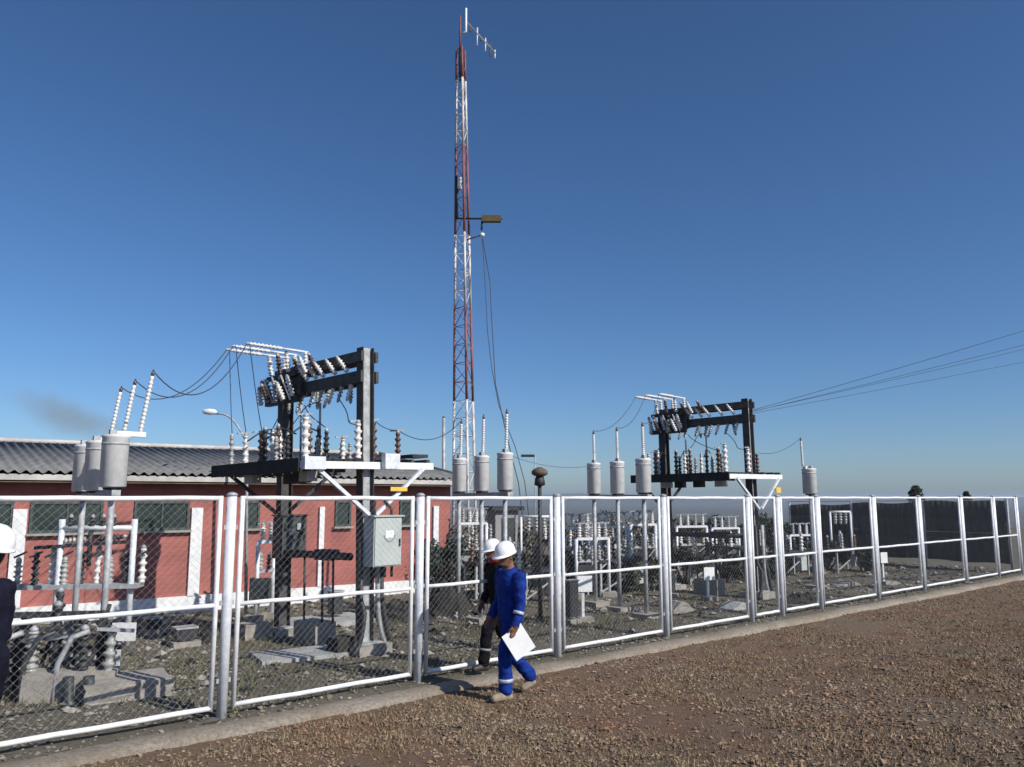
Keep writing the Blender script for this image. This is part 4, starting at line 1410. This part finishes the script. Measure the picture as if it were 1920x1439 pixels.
for px, Y, w, h, lb in ((1500, 24, 1.8, 0.95, 'low dark bush behind the short fence bays'), (1385, 23, 1.9, 1.0, 'low dark bush by the farther gantry foot'), (1230, 22, 1.6, 0.95, 'low dry bush behind the fourth post past the worker'), (1130, 22, 1.5, 0.9, 'low dry bush behind the farther tanks table')):
    bush(px, Y, w, h, 'bush_dark' if px > 1300 else 'bush_grey', lb, 'low bushes in the yard', 1300, leaf=0.055)


for px, Y, w, h, kd, lb in ((1065, 19.5, 1.3, 0.9, 'bush_dark', 'low dark bush behind the dark pedestal box'), (1150, 18.6, 1.4, 0.75, 'bush_dark', 'low dark bush behind the middle tank post'), (1205, 18.8, 1.3, 0.85, 'bush_olive', 'low olive bush by the fourth post past the worker'),
                            (1285, 20.5, 1.5, 0.9, 'bush_dark', 'low dark bush beneath the farther gantry deck'), (1345, 21.0, 1.5, 0.85, 'bush_dark', 'low dark bush among the frames by the farther gantry'), (1440, 21.5, 1.4, 0.9, 'bush_dark', 'low dark bush behind the narrow fence bay'),
                            (1545, 24.5, 1.7, 0.95, 'bush_dark', 'low dark bush under the far pipe frame'), (985, 18.5, 1.2, 1.0, 'bush_dark', 'low dark bush before the kiosk'), (915, 18.2, 1.2, 0.85, 'bush_dark', 'low dark bush below the mast tanks'), (1620, 24.0, 1.6, 0.7, 'bush_dark', 'low dark bush before the dark netting')):
    bush(px, Y, w, h, kd, lb, 'low bushes in the yard', 1300, leaf=0.05)


def far_tree(px, Y, top_py, w, label):
    p = at(px, 930, Y)
    z0 = terrain(p.x, p.y, False)
    p.z = z0
    h = at(px, top_py, Y).z - z0
    t = thing('tree', label, 'tree', p, 0, 'lone trees on the horizon')
    MB().path([(0, 0, -0.2), (0.1, 0, h * 0.5), (0, 0, h * 0.8)], [0.22, 0.16, 0.07], 8).build('trunk', M['twig'], t)
    V, Fc = [], []
    for i in range(900):
        a = random.uniform(0, 6.283); zz = random.random()
        r = w / 2 * math.sqrt(random.random()) * math.sin(math.pi * (0.15 + 0.8 * zz)) ** 0.7
        c = Vector((r * math.cos(a), r * math.sin(a), h * (0.45 + 0.55 * zz)))
        s = 0.16 * random.uniform(.6, 1.5)
        u = Vector((random.gauss(0, 1), random.gauss(0, 1), random.gauss(0, 1))).normalized(); b = u.orthogonal().normalized()
        o = len(V); V += [c - u * s, c + b * s * .5, c + u * s, c - b * s * .5]; Fc.append((o, o + 1, o + 2, o + 3))
    b = MB(); b.add(V, Fc); b.build('crown', M['bush_dark'], t)


far_tree(1718, 75, 912, 1.5, 'dark round tree on the horizon above the far fence')
far_tree(1812, 90, 922, 1.2, 'tiny dark tree on the horizon close to the far fence corner')


# ------------------------------------------------------------------ people
def seg_mesh(P, Rr, n=14, flat=None):
    """closed tapered limb through points P with radii Rr"""
    b = MB()
    pts, rs = [], []
    P = [Vector(p) for p in P]
    d0 = (P[0] - P[1]).normalized(); d1 = (P[-1] - P[-2]).normalized()
    for a in (1.0, 0.8, 0.45):
        pts.append(P[0] + d0 * Rr[0] * a * 0.9); rs.append(Rr[0] * math.sqrt(max(0.02, 1 - a * a)))
    pts += P; rs += list(Rr)
    for a in (0.45, 0.8, 1.0):
        pts.append(P[-1] + d1 * Rr[-1] * a * 0.9); rs.append(Rr[-1] * math.sqrt(max(0.02, 1 - a * a)))
    b.path(pts, rs, n)
    return b


def sections(S, n=20):
    """torso from elliptical sections (z, cx, cy, rx, ry)"""
    b = MB()
    vs, fs = [], []
    for (z, cx, cy, rx, ry) in S:
        for k in range(n):
            a = 2 * math.pi * k / n
            ca, sa = math.cos(a), math.sin(a)
            e = 0.8
            vs.append((cx + rx * abs(ca) ** e * (1 if ca >= 0 else -1), cy + ry * abs(sa) ** e * (1 if sa >= 0 else -1), z))
    for i in range(len(S) - 1):
        for k in range(n):
            fs.append((i * n + k, i * n + (k + 1) % n, (i + 1) * n + (k + 1) % n, (i + 1) * n + k))
    fs.append([k for k in range(n)][::-1]); o = (len(S) - 1) * n
    fs.append([o + k for k in range(n)])
    b.add(vs, fs)
    return b


def ellipsoid(c, r, Mx=None, nu=16, nv=10):
    b = MB(); vs, fs = [], []
    c = Vector(c)
    for i in range(nv + 1):
        th = math.pi * i / nv
        for k in range(nu):
            a = 2 * math.pi * k / nu
            v = Vector((r[0] * math.sin(th) * math.cos(a), r[1] * math.sin(th) * math.sin(a), r[2] * math.cos(th)))
            if Mx is not None: v = Mx @ v
            vs.append(c + v)
    for i in range(nv):
        for k in range(nu):
            fs.append((i * nu + k, (i + 1) * nu + k, (i + 1) * nu + (k + 1) % nu, i * nu + (k + 1) % nu))
    b.add(vs, fs)
    return b


def fuse(meshes, voxel, classify, mats, name, parent, smooth_it=6, fold=0.0, fold_z=(0, 9)):
    me = bpy.data.meshes.new('fuse')
    V, Fc = [], []
    for b in meshes:
        o = len(V); V += b.v; Fc += [[i + o for i in f] for f in b.f]
    me.from_pydata(V, [], Fc); me.update()
    ob = bpy.data.objects.new('fuse_tmp', me); COL.objects.link(ob)
    rm = ob.modifiers.new('r', 'REMESH'); rm.mode = 'VOXEL'; rm.voxel_size = voxel
    sm = ob.modifiers.new('s', 'SMOOTH'); sm.factor = 0.5; sm.iterations = smooth_it
    dg = bpy.context.evaluated_depsgraph_get(); dg.update()
    out = bpy.data.meshes.new_from_object(ob.evaluated_get(dg))
    bpy.data.objects.remove(ob)
    out.name = name
    if fold:
        cos = [(v.co.copy(), v.normal.copy()) for v in out.vertices]
        for v, (c, nn) in zip(out.vertices, cos):
            if fold_z[0] < c.z < fold_z[1]:
                w = noise.noise((c.x * 7, c.y * 7, c.z * 15)) + 0.5 * noise.noise((c.x * 16, c.y * 16, c.z * 26 + 3))
                v.co = c + nn * fold * w
    out.materials.clear()
    for m in mats: out.materials.append(m)
    for p in out.polygons:
        p.use_smooth = True
        p.material_index = classify(p.center, p.normal)
    o = bpy.data.objects.new(name, out); COL.objects.link(o); o.parent = parent
    return o


def person(label, loc, facing, J, cloth, boots, parts, skin_hands=True, group=None, scale=1.0, chin_down=0.0):
    """J: joints in the person's own frame, +X forward, +Y to his left side"""
    ang = math.atan2(facing[1], facing[0])
    root = thing('person', label, 'person', loc, ang, group)
    root.scale = (scale,) * 3
    pz = J['pelvis']
    ms = []
    tx, lx = J['chest'], pz
    ms.append(sections([(lx[2] - 0.12, lx[0], 0, 0.10, 0.12), (lx[2] - 0.06, lx[0], 0, 0.135, 0.165), (lx[2] + 0.05, lx[0], 0, 0.135, 0.165), (lx[2] + 0.16, (lx[0] + tx[0]) / 2, 0, 0.125, 0.155),
                        (tx[2] - 0.05, tx[0], 0, 0.135, 0.175), (tx[2] + 0.07, tx[0], 0, 0.125, 0.185), (tx[2] + 0.13, tx[0], 0, 0.095, 0.15), (tx[2] + 0.17, tx[0] + 0.005, 0, 0.06, 0.075)]))
    nk, hd = J['neck'], J['head']
    ms.append(seg_mesh([nk, hd], [0.062, 0.058]))
    Hm = Matrix.Rotation(J.get('turn', 0), 3, 'Z') @ Matrix.Rotation(chin_down, 3, 'Y')
    hc = Vector(hd) + Hm @ Vector((0.015, 0, 0.09))
    ms.append(ellipsoid(hc, (0.098, 0.076, 0.115), Hm))
    ms.append(ellipsoid(hc + Hm @ Vector((0.035, 0, -0.065)), (0.060, 0.055, 0.055), Hm))
    ms.append(ellipsoid(hc + Hm @ Vector((0.100, 0, -0.020)), (0.022, 0.014, 0.024), Hm))
    ms.append(ellipsoid(hc + Hm @ Vector((0.092, 0, -0.068)), (0.014, 0.026, 0.012), Hm))
    ms.append(ellipsoid(hc + Hm @ Vector((0.086, 0, 0.018)), (0.014, 0.05, 0.012), Hm))
    for s in (-1, 1):
        ms.append(ellipsoid(hc + Hm @ Vector((-0.005, s * 0.078, -0.01)), (0.02, 0.012, 0.032), Hm))
    hands = []
    for side, s in (('l', 1), ('r', -1)):
        sh, el, wr = (Vector(J[k + side]) for k in ('shoulder_', 'elbow_', 'wrist_'))
        ms.append(seg_mesh([sh, sh.lerp(el, 0.5), el, el.lerp(wr, 0.5), wr], [0.078, 0.070, 0.060, 0.054, 0.047]))
        hp, kn, an = (Vector(J[k + side]) for k in ('hip_', 'knee_', 'ankle_'))
        ms.append(seg_mesh([hp, hp.lerp(kn, 0.5), kn, kn.lerp(an, 0.55), an], [0.105, 0.096, 0.080, 0.076, 0.078]))
        # hand: palm, four unequal curled fingers, thumb
        d = (wr - el).normalized()
        fw = Vector(J.get('palm_' + side, (0, -s, 0))).normalized()     # the way the palm faces
        ac = d.cross(fw).normalized()
        pc = wr + d * 0.06
        Mh = Matrix((d, ac, fw)).transposed()
        ms.append(ellipsoid(pc, (0.055, 0.042, 0.018), Mh))
        ms.append(seg_mesh([wr - d * 0.01, wr + d * 0.035], [0.028, 0.026], 10))
        for k, (off, L) in enumerate(((-0.030, 0.062), (-0.010, 0.074), (0.010, 0.070), (0.029, 0.055))):
            b0 = pc + d * 0.045 + ac * off
            b1 = b0 + d * L * 0.45 + fw * 0.008
            b2 = b1 + d * L * 0.30 + fw * (0.022 + 0.004 * k)
            b3 = b2 + d * L * 0.10 + fw * 0.022
            ms.append(seg_mesh([b0 - d * 0.02, b0, b1, b2, b3], [0.010, 0.010, 0.0095, 0.009, 0.008], 8))
        t0 = pc - d * 0.02 - ac * 0.036
        ms.append(seg_mesh([t0, t0 - ac * 0.022 + d * 0.028 + fw * 0.012, t0 - ac * 0.02 + d * 0.055 + fw * 0.026], [0.013, 0.011, 0.009], 8))
        hands.append((wr, d))
    nz = nk[2] - 0.005

    def cls(c, n):
        for wr, d in hands:
            ax = (c - wr).dot(d)
            if 0.012 < ax < 0.24 and ((c - wr) - d * ax).length < 0.075 and not (abs(c.y) < 0.17 and c.z < 0.98 and abs(wr.y) > 0.2 and abs(c.y - wr.y) > 0.06): return 1
        if c.z > nz + 0.015 and (c - Vector((nk[0], nk[1], c.z))).length < 0.20: 
            q = Hm.inverted() @ (c - hc)
            if q.z > 0.045 or (q.x < -0.02 and q.z > -0.05): return 2
            return 1
        return 0
    fuse(ms, 0.0075, cls, [cloth, M['skin'], M['hair']], 'body', root, fold=0.012, fold_z=(0.1, nz - 0.03))
    # helmet
    hb_ = MB()
    prof = [(0.0, 0.128, 0.108), (0.03, 0.130, 0.110), (0.07, 0.122, 0.104), (0.105, 0.098, 0.084), (0.128, 0.060, 0.052), (0.136, 0.015, 0.013)]
    n = 24
    vs = []
    for h, rx, ry in prof:
        for k in range(n):
            a = 2 * math.pi * k / n
            ridge = 1.0 + (0.02 if abs(math.sin(a)) < 0.25 and h > 0.05 else 0)
            vs.append(hc + Hm @ Vector((rx * math.cos(a) - 0.006, ry * math.sin(a), 0.035 + h * ridge)))
    fs = [(i * n + k, i * n + (k + 1) % n, (i + 1) * n + (k + 1) % n, (i + 1) * n + k) for i in range(len(prof) - 1) for k in range(n)]
    fs.append([(len(prof) - 1) * n + k for k in range(n)])
    hb_.add(vs, fs, True)
    hel = hb_.build('helmet', M['helmet'], root)
    br_ = MB(); vs = []
    for k in range(n):
        a = 2 * math.pi * k / n
        ext = 0.052 * max(0, math.cos(a)) ** 2 + 0.014
        for e, z in ((0.0, 0.0), (1.0, -0.012)):
            for dz in (0.004, -0.004):
                vs.append(hc + Hm @ Vector(((0.126 + ext * e) * math.cos(a) - 0.006, (0.107 + ext * e * 0.8) * math.sin(a), 0.036 + z + dz)))
    fs = []
    for k in range(n):
        a, b = k * 4, ((k + 1) % n) * 4
        fs += [(a, b, b + 2, a + 2), (a + 1, a + 3, b + 3, b + 1), (a + 2, b + 2, b + 3, a + 3)]
    br_.add(vs, fs, True)
    br_.build('brim', M['helmet'], hel)
    # eyes
    for s in (-1, 1):
        ellipsoid(hc + Hm @ Vector((0.086, s * 0.032, 0.004)), (0.010, 0.013, 0.008), Hm, 8, 6).build('eye', M['hair'], root)
    # boots
    for side in ('l', 'r'):
        an, toe = Vector(J['ankle_' + side]), Vector(J['toe_' + side])
        hl = an - (toe - an) * 0.32
        hl.z = toe.z + (an.z - toe.z) * 0.42 if an.z - toe.z > 0.12 else toe.z
        sole = MB()
        fuse([seg_mesh([an, an + Vector((0, 0, -0.04))], [0.062, 0.058]), seg_mesh([hl, (hl + toe) / 2 + Vector((0, 0, 0.012)), toe], [0.046, 0.052, 0.042]), seg_mesh([an + Vector((0, 0, -0.03)), (hl + toe) / 2], [0.055, 0.045])],
             0.009, lambda c, n: 0, [boots], 'boot', root, 4)
    for nm, fn in parts:
        fn(root, Hm, hc)
    return root, hc, Hm


wk = dict(pelvis=(0.02, 0, 0.93), chest=(0.035, 0, 1.25), neck=(0.03, 0, 1.415), head=(0.055, 0, 1.485),
          shoulder_l=(0.02, 0.195, 1.345), elbow_l=(0.03, 0.235, 1.06), wrist_l=(0.10, 0.245, 0.83), palm_l=(0.1, -1, 0),
          shoulder_r=(0.03, -0.195, 1.345), elbow_r=(0.02, -0.24, 1.07), wrist_r=(0.16, -0.21, 0.87), palm_r=(0, 1, 0),
          hip_l=(0.02, 0.088, 0.90), knee_l=(0.15, 0.090, 0.50), ankle_l=(0.135, 0.09, 0.115), toe_l=(0.29, 0.10, 0.045),
          hip_r=(0.0, -0.088, 0.90), knee_r=(-0.02, -0.085, 0.49), ankle_r=(-0.29, -0.08, 0.20), toe_r=(-0.20, -0.085, 0.07), turn=0.25)


def tape(z0, parent, c, rx, ry, m=None, name='reflective_band', h=0.035):
    MB().lathe((c[0], c[1], z0), [(0, rx), (h, rx)], n=18).build(name, m or M['reflective'], parent)


def worker_parts(root, Hm, hc):
    k, a = Vector(wk['knee_l']), Vector(wk['ankle_l'])
    p = k.lerp(a, 0.66)
    MB().lathe(p, [(0, 0.0835), (0.04, 0.0835)], (a - k), 18).build('reflective_band', M['reflective'], root)
    e, w = Vector(wk['elbow_l']), Vector(wk['wrist_l'])
    MB().lathe(e.lerp(w, 0.35), [(0, 0.0615), (0.035, 0.0605)], (w - e), 16).build('reflective_band', M['reflective'], root)
    MB().lathe(Vector(wk['neck']) + Vector((-0.005, 0, -0.055)), [(0, 0.10), (0.03, 0.088), (0.06, 0.084), (0.075, 0.086)], (0.3, 0, 1), 18).build('collar_band', M['blue_cloth'], root)
    # open collar
    for s in (-1, 1):
        MB().bar((0.06, s * 0.05, 1.425), (0.105, s * 0.015, 1.36), 0.05, 0.018).build('collar', M['blue_cloth'], root)


wl_ = on_ground(931, 1318, -0.05)
wdir = Vector((-0.86, -0.51, 0)).normalized()
wside = Vector((-wdir.y, wdir.x, 0))
# the leading foot's toe comes down at wl_
wloc = wl_ - wdir * 0.25 - wside * 0.09
wloc.z = terrain(wloc.x, wloc.y, False)
WK, whc, wHm = person('worker in blue coveralls and white helmet walking with a white folder', wloc, wdir, wk, M['blue_cloth'], M['boot_tan'], [('x', worker_parts)], group='site workers', chin_down=0.28, scale=0.985)

# folder in the worker's hand
Mw = Matrix.Translation(wloc) @ Matrix.Rotation(math.atan2(wdir.y, wdir.x), 4, 'Z')
hand = Mw @ (Vector(wk['wrist_l']) + Vector((0.03, -0.015, -0.10)))
fd = thing('folder', 'white folder held low in the blue clad worker\'s hand', 'folder', hand)
Mf = Matrix.Rotation(R_(-33), 3, Vector((0, 1, 0))) @ Matrix.Rotation(R_(18), 3, 'Z')
cf = Vector((0.065, -0.0, -0.085))
MB().box(cf, (0.26, 0.006, 0.30), mat=Mf).build('cover', M['paper'], fd)
MB().box(cf + Mf @ Vector((0.004, 0.007, 0.0)), (0.245, 0.006, 0.285), mat=Mf).build('paper_stack', M['sign_white'], fd)

w2 = dict(pelvis=(0.0, 0, 0.95), chest=(0.04, 0, 1.27), neck=(0.05, 0, 1.43), head=(0.085, 0, 1.50),
          shoulder_l=(0.04, 0.195, 1.36), elbow_l=(0.0, 0.25, 1.09), wrist_l=(0.13, 0.24, 0.90), palm_l=(0, -1, 0),
          shoulder_r=(0.05, -0.195, 1.36), elbow_r=(0.02, -0.25, 1.08), wrist_r=(0.15, -0.22, 0.88), palm_r=(0, 1, 0),
          hip_l=(0.02, 0.09, 0.92), knee_l=(0.25, 0.09, 0.53), ankle_l=(0.30, 0.09, 0.115), toe_l=(0.45, 0.10, 0.045),
          hip_r=(0.0, -0.09, 0.92), knee_r=(-0.06, -0.085, 0.50), ankle_r=(-0.30, -0.08, 0.17), toe_r=(-0.18, -0.085, 0.05), turn=0.0)


def second_parts(root, Hm, hc):
    # red scarf wound over the lower face and neck, red glove
    MB().lathe(Vector(w2['neck']) + Vector((0.022, 0, 0.015)), [(0, 0.085), (0.04, 0.088), (0.08, 0.088), (0.10, 0.084)], (0.35, 0, 1), 18).build('scarf', M['red_cloth'], root)
    wv, ev = Vector(w2['wrist_l']), Vector(w2['elbow_l'])
    d = (wv - ev).normalized()
    fuse([seg_mesh([wv - d * 0.05, wv + d * 0.03], [0.058, 0.055]), ellipsoid(wv + d * 0.09, (0.052, 0.075, 0.062)), ellipsoid(wv + d * 0.15, (0.045, 0.05, 0.05))], 0.01, lambda c, n: 0, [M['red_cloth']], 'glove', root, 4)
    for side in ('l', 'r'):
        k, a = Vector(w2['knee_' + side]), Vector(w2['ankle_' + side])
        MB().lathe(k.lerp(a, 0.55), [(0, 0.0825), (0.03, 0.0825)], (a - k), 18).build('trouser_band', M['logo_grey'], root)


f2 = on_ground(890, 1268, 0.0)
d2 = Vector((-0.86, -0.51, 0)).normalized()
s2 = Vector((-d2.y, d2.x, 0))
l2 = f2 - d2 * 0.40 - s2 * 0.09
l2.z = 0.04
person('worker in black clothes and red scarf walking close behind the blue one', l2, d2, w2, M['black_cloth'], M['boot_black'], [('x', second_parts)], group='site workers', chin_down=0.2, scale=0.905)

w3 = dict(wk)
w3 = dict(pelvis=(0.02, 0, 0.96), chest=(0.06, 0, 1.28), neck=(0.045, 0, 1.45), head=(0.02, 0, 1.53),
          shoulder_l=(0.065, 0.19, 1.38), elbow_l=(0.06, 0.23, 1.10), wrist_l=(0.20, 0.22, 0.92), palm_l=(0, -1, 0),
          shoulder_r=(0.065, -0.19, 1.38), elbow_r=(0.08, -0.23, 1.09), wrist_r=(0.22, -0.21, 0.92), palm_r=(0, 1, 0),
          hip_l=(0.03, 0.09, 0.93), knee_l=(0.10, 0.09, 0.52), ankle_l=(0.05, 0.09, 0.115), toe_l=(0.20, 0.10, 0.045),
          hip_r=(0.03, -0.09, 0.93), knee_r=(0.06, -0.085, 0.51), ankle_r=(-0.06, -0.08, 0.13), toe_r=(0.08, -0.085, 0.045), turn=0.0)
p3 = at(-22, 1100, 5.2)
p3.z = terrain(p3.x, p3.y, False)
sc3 = (at(0, 979, 5.2).z - p3.z) / 1.795
person('worker in dark navy clothes and white helmet cut by the picture edge', p3, Vector((-0.99, 0.12, 0)).normalized(), w3, M['navy_cloth'], M['boot_black'], [], group='site workers', chin_down=-0.20, scale=sc3)


# ------------------------------------------------------------------ gravel and grass
def in_view(x, y, z, mx=80):
    zc = y * CP + (z - EYE) * SP
    if zc < 0.5: return False
    u = 960 + F * x / zc
    v = 719.5 - F * ((z - EYE) * CP - y * SP) / zc
    return -mx < u < 1920 + mx and v < 1439 + mx


OCT = np.array([(1, 0, 0), (-1, 0, 0), (0, 1, 0), (0, -1, 0), (0, 0, 1), (0, 0, -1)], float)
OF = np.array([(0, 2, 4), (2, 1, 4), (1, 3, 4), (3, 0, 4), (2, 0, 5), (1, 2, 5), (3, 1, 5), (0, 3, 5)])


def stones(name, n, qlo, qhi, tlo, thi, size, m, label, near_bias=True):
    Vs, Fs = [], []
    cnt = tries = 0
    while cnt < n and tries < n * 12:
        tries += 1
        q = RNG.uniform(qlo, qhi); t = RNG.uniform(tlo, thi)
        p = fp(t, q)
        if near_bias and RNG.random() > min(1.0, (9.0 / max(p.y, 4.0)) ** 1.5): continue
        if noise.noise((p.x * 0.8, p.y * 0.8, 2.2)) < RNG.uniform(-0.6, 0.35): continue
        z = terrain(p.x, p.y)
        if not in_view(p.x, p.y, z): continue
        s = size * RNG.lognormal(0, 0.32)
        A = OCT * RNG.uniform(0.6, 1.1, (6, 1)) * s * np.array([1.25, 0.95, 0.65])
        a = RNG.uniform(0, 6.283)
        R3 = np.array([[math.cos(a), -math.sin(a), 0], [math.sin(a), math.cos(a), 0], [0, 0, 1]])
        tl = RNG.uniform(-0.5, 0.5)
        R4 = np.array([[1, 0, 0], [0, math.cos(tl), -math.sin(tl)], [0, math.sin(tl), math.cos(tl)]])
        Vs.append(A @ R4.T @ R3.T + np.array([p.x, p.y, z + s * 0.22]))
        Fs.append(OF + 6 * cnt)
        cnt += 1
    o = np_mesh(name, np.concatenate(Vs), np.concatenate(Fs), [m])
    tag(o, label, kind='stuff')


stones('gravel', 24000, -8.5, -0.45, -6, 26, 0.0155, M['stone_out'], 'brown gravel scattered over the bare ground outside the fence')
stones('gravel', 17000, -0.22, 12, -6, 24, 0.024, M['stone_yard'], 'grey gravel covering the fenced yard')


stones('gravel', 900, -0.6, -0.2, -6, 24, 0.011, M['stone_yard'], 'fine gravel strewn over the kerb', False)
stones('gravel', 140, -8.2, -0.8, -5, 20, 0.027, M['stone_out'], 'few larger brown stones lying loose outside the fence', False)
stones('rubble', 700, 0.6, 13, -6, 24, 0.062, M['concrete'], 'broken pale concrete rubble lying about the yard', False)
stones('rubble', 600, 0.6, 13, -6, 24, 0.055, M['rubble_dark'], 'dark lumps of spoil lying about the yard', False)


def blades(name, n, qlo, qhi, tlo, thi, h, m, label, thr=0.05):
    Vs, Fs = [], []
    cnt = tries = 0
    while cnt < n and tries < n * 14:
        tries += 1
        q = RNG.uniform(qlo, qhi); t = RNG.uniform(tlo, thi)
        p = fp(t, q)
        if RNG.random() > min(1.0, (10.0 / max(p.y, 4.0)) ** 1.3): continue
        if noise.noise((p.x * 0.6, p.y * 0.6, 7.7)) + 0.5 * noise.noise((p.x * 2.1, p.y * 2.1, 1.7)) < thr + RNG.uniform(-0.25, 0.25): continue
        z = terrain(p.x, p.y)
        if not in_view(p.x, p.y, z): continue
        for _ in range(4):
            a = RNG.uniform(0, 6.283); hh = h * RNG.uniform(0.5, 1.4); w = 0.006 + 0.25 * h * 0.08
            lx, ly = RNG.normal(0, 0.55, 2) * hh
            ox, oy = RNG.normal(0, 0.025, 2)
            b = np.array([p.x + ox, p.y + oy, z - 0.01])
            dx, dy = math.cos(a) * w, math.sin(a) * w
            Vs.append(np.array([b + (dx, dy, 0), b - (dx, dy, 0), b + (lx, ly, hh)]))
            Fs.append(np.array([[0, 1, 2]]) + 3 * cnt)
            cnt += 1
    o = np_mesh(name, np.concatenate(Vs), np.concatenate(Fs), [m])
    tag(o, label, kind='stuff')


blades('dry_grass', 36000, -8.5, -0.68, -6, 26, 0.042, M['dry_grass'], 'short dry grass between the stones outside the fence', -0.05)
blades('grass', 16000, -0.05, 12, -6, 24, 0.095, M['yard_weed'], 'sparse olive weeds growing in the fenced yard', -0.02)

# ------------------------------------------------------------------ haze
hz = MB()
hz.box((2000, 3500, -12.0), (16000, 16000, 70.0))
hm = bpy.data.materials.new('haze_air'); hm.use_nodes = True
nt = hm.node_tree
nt.nodes.clear()
ho = nt.nodes.new('ShaderNodeOutputMaterial')
hv = nt.nodes.new('ShaderNodeVolumePrincipled')
hv.inputs['Color'].default_value = (0.70, 0.84, 1.0, 1)
hv.inputs['Density'].default_value = 0.00014
hv.inputs['Anisotropy'].default_value = 0.2
nt.links.new(hv.outputs[0], ho.inputs['Volume'])
tag(hz.build('haze', hm), kind='stuff')
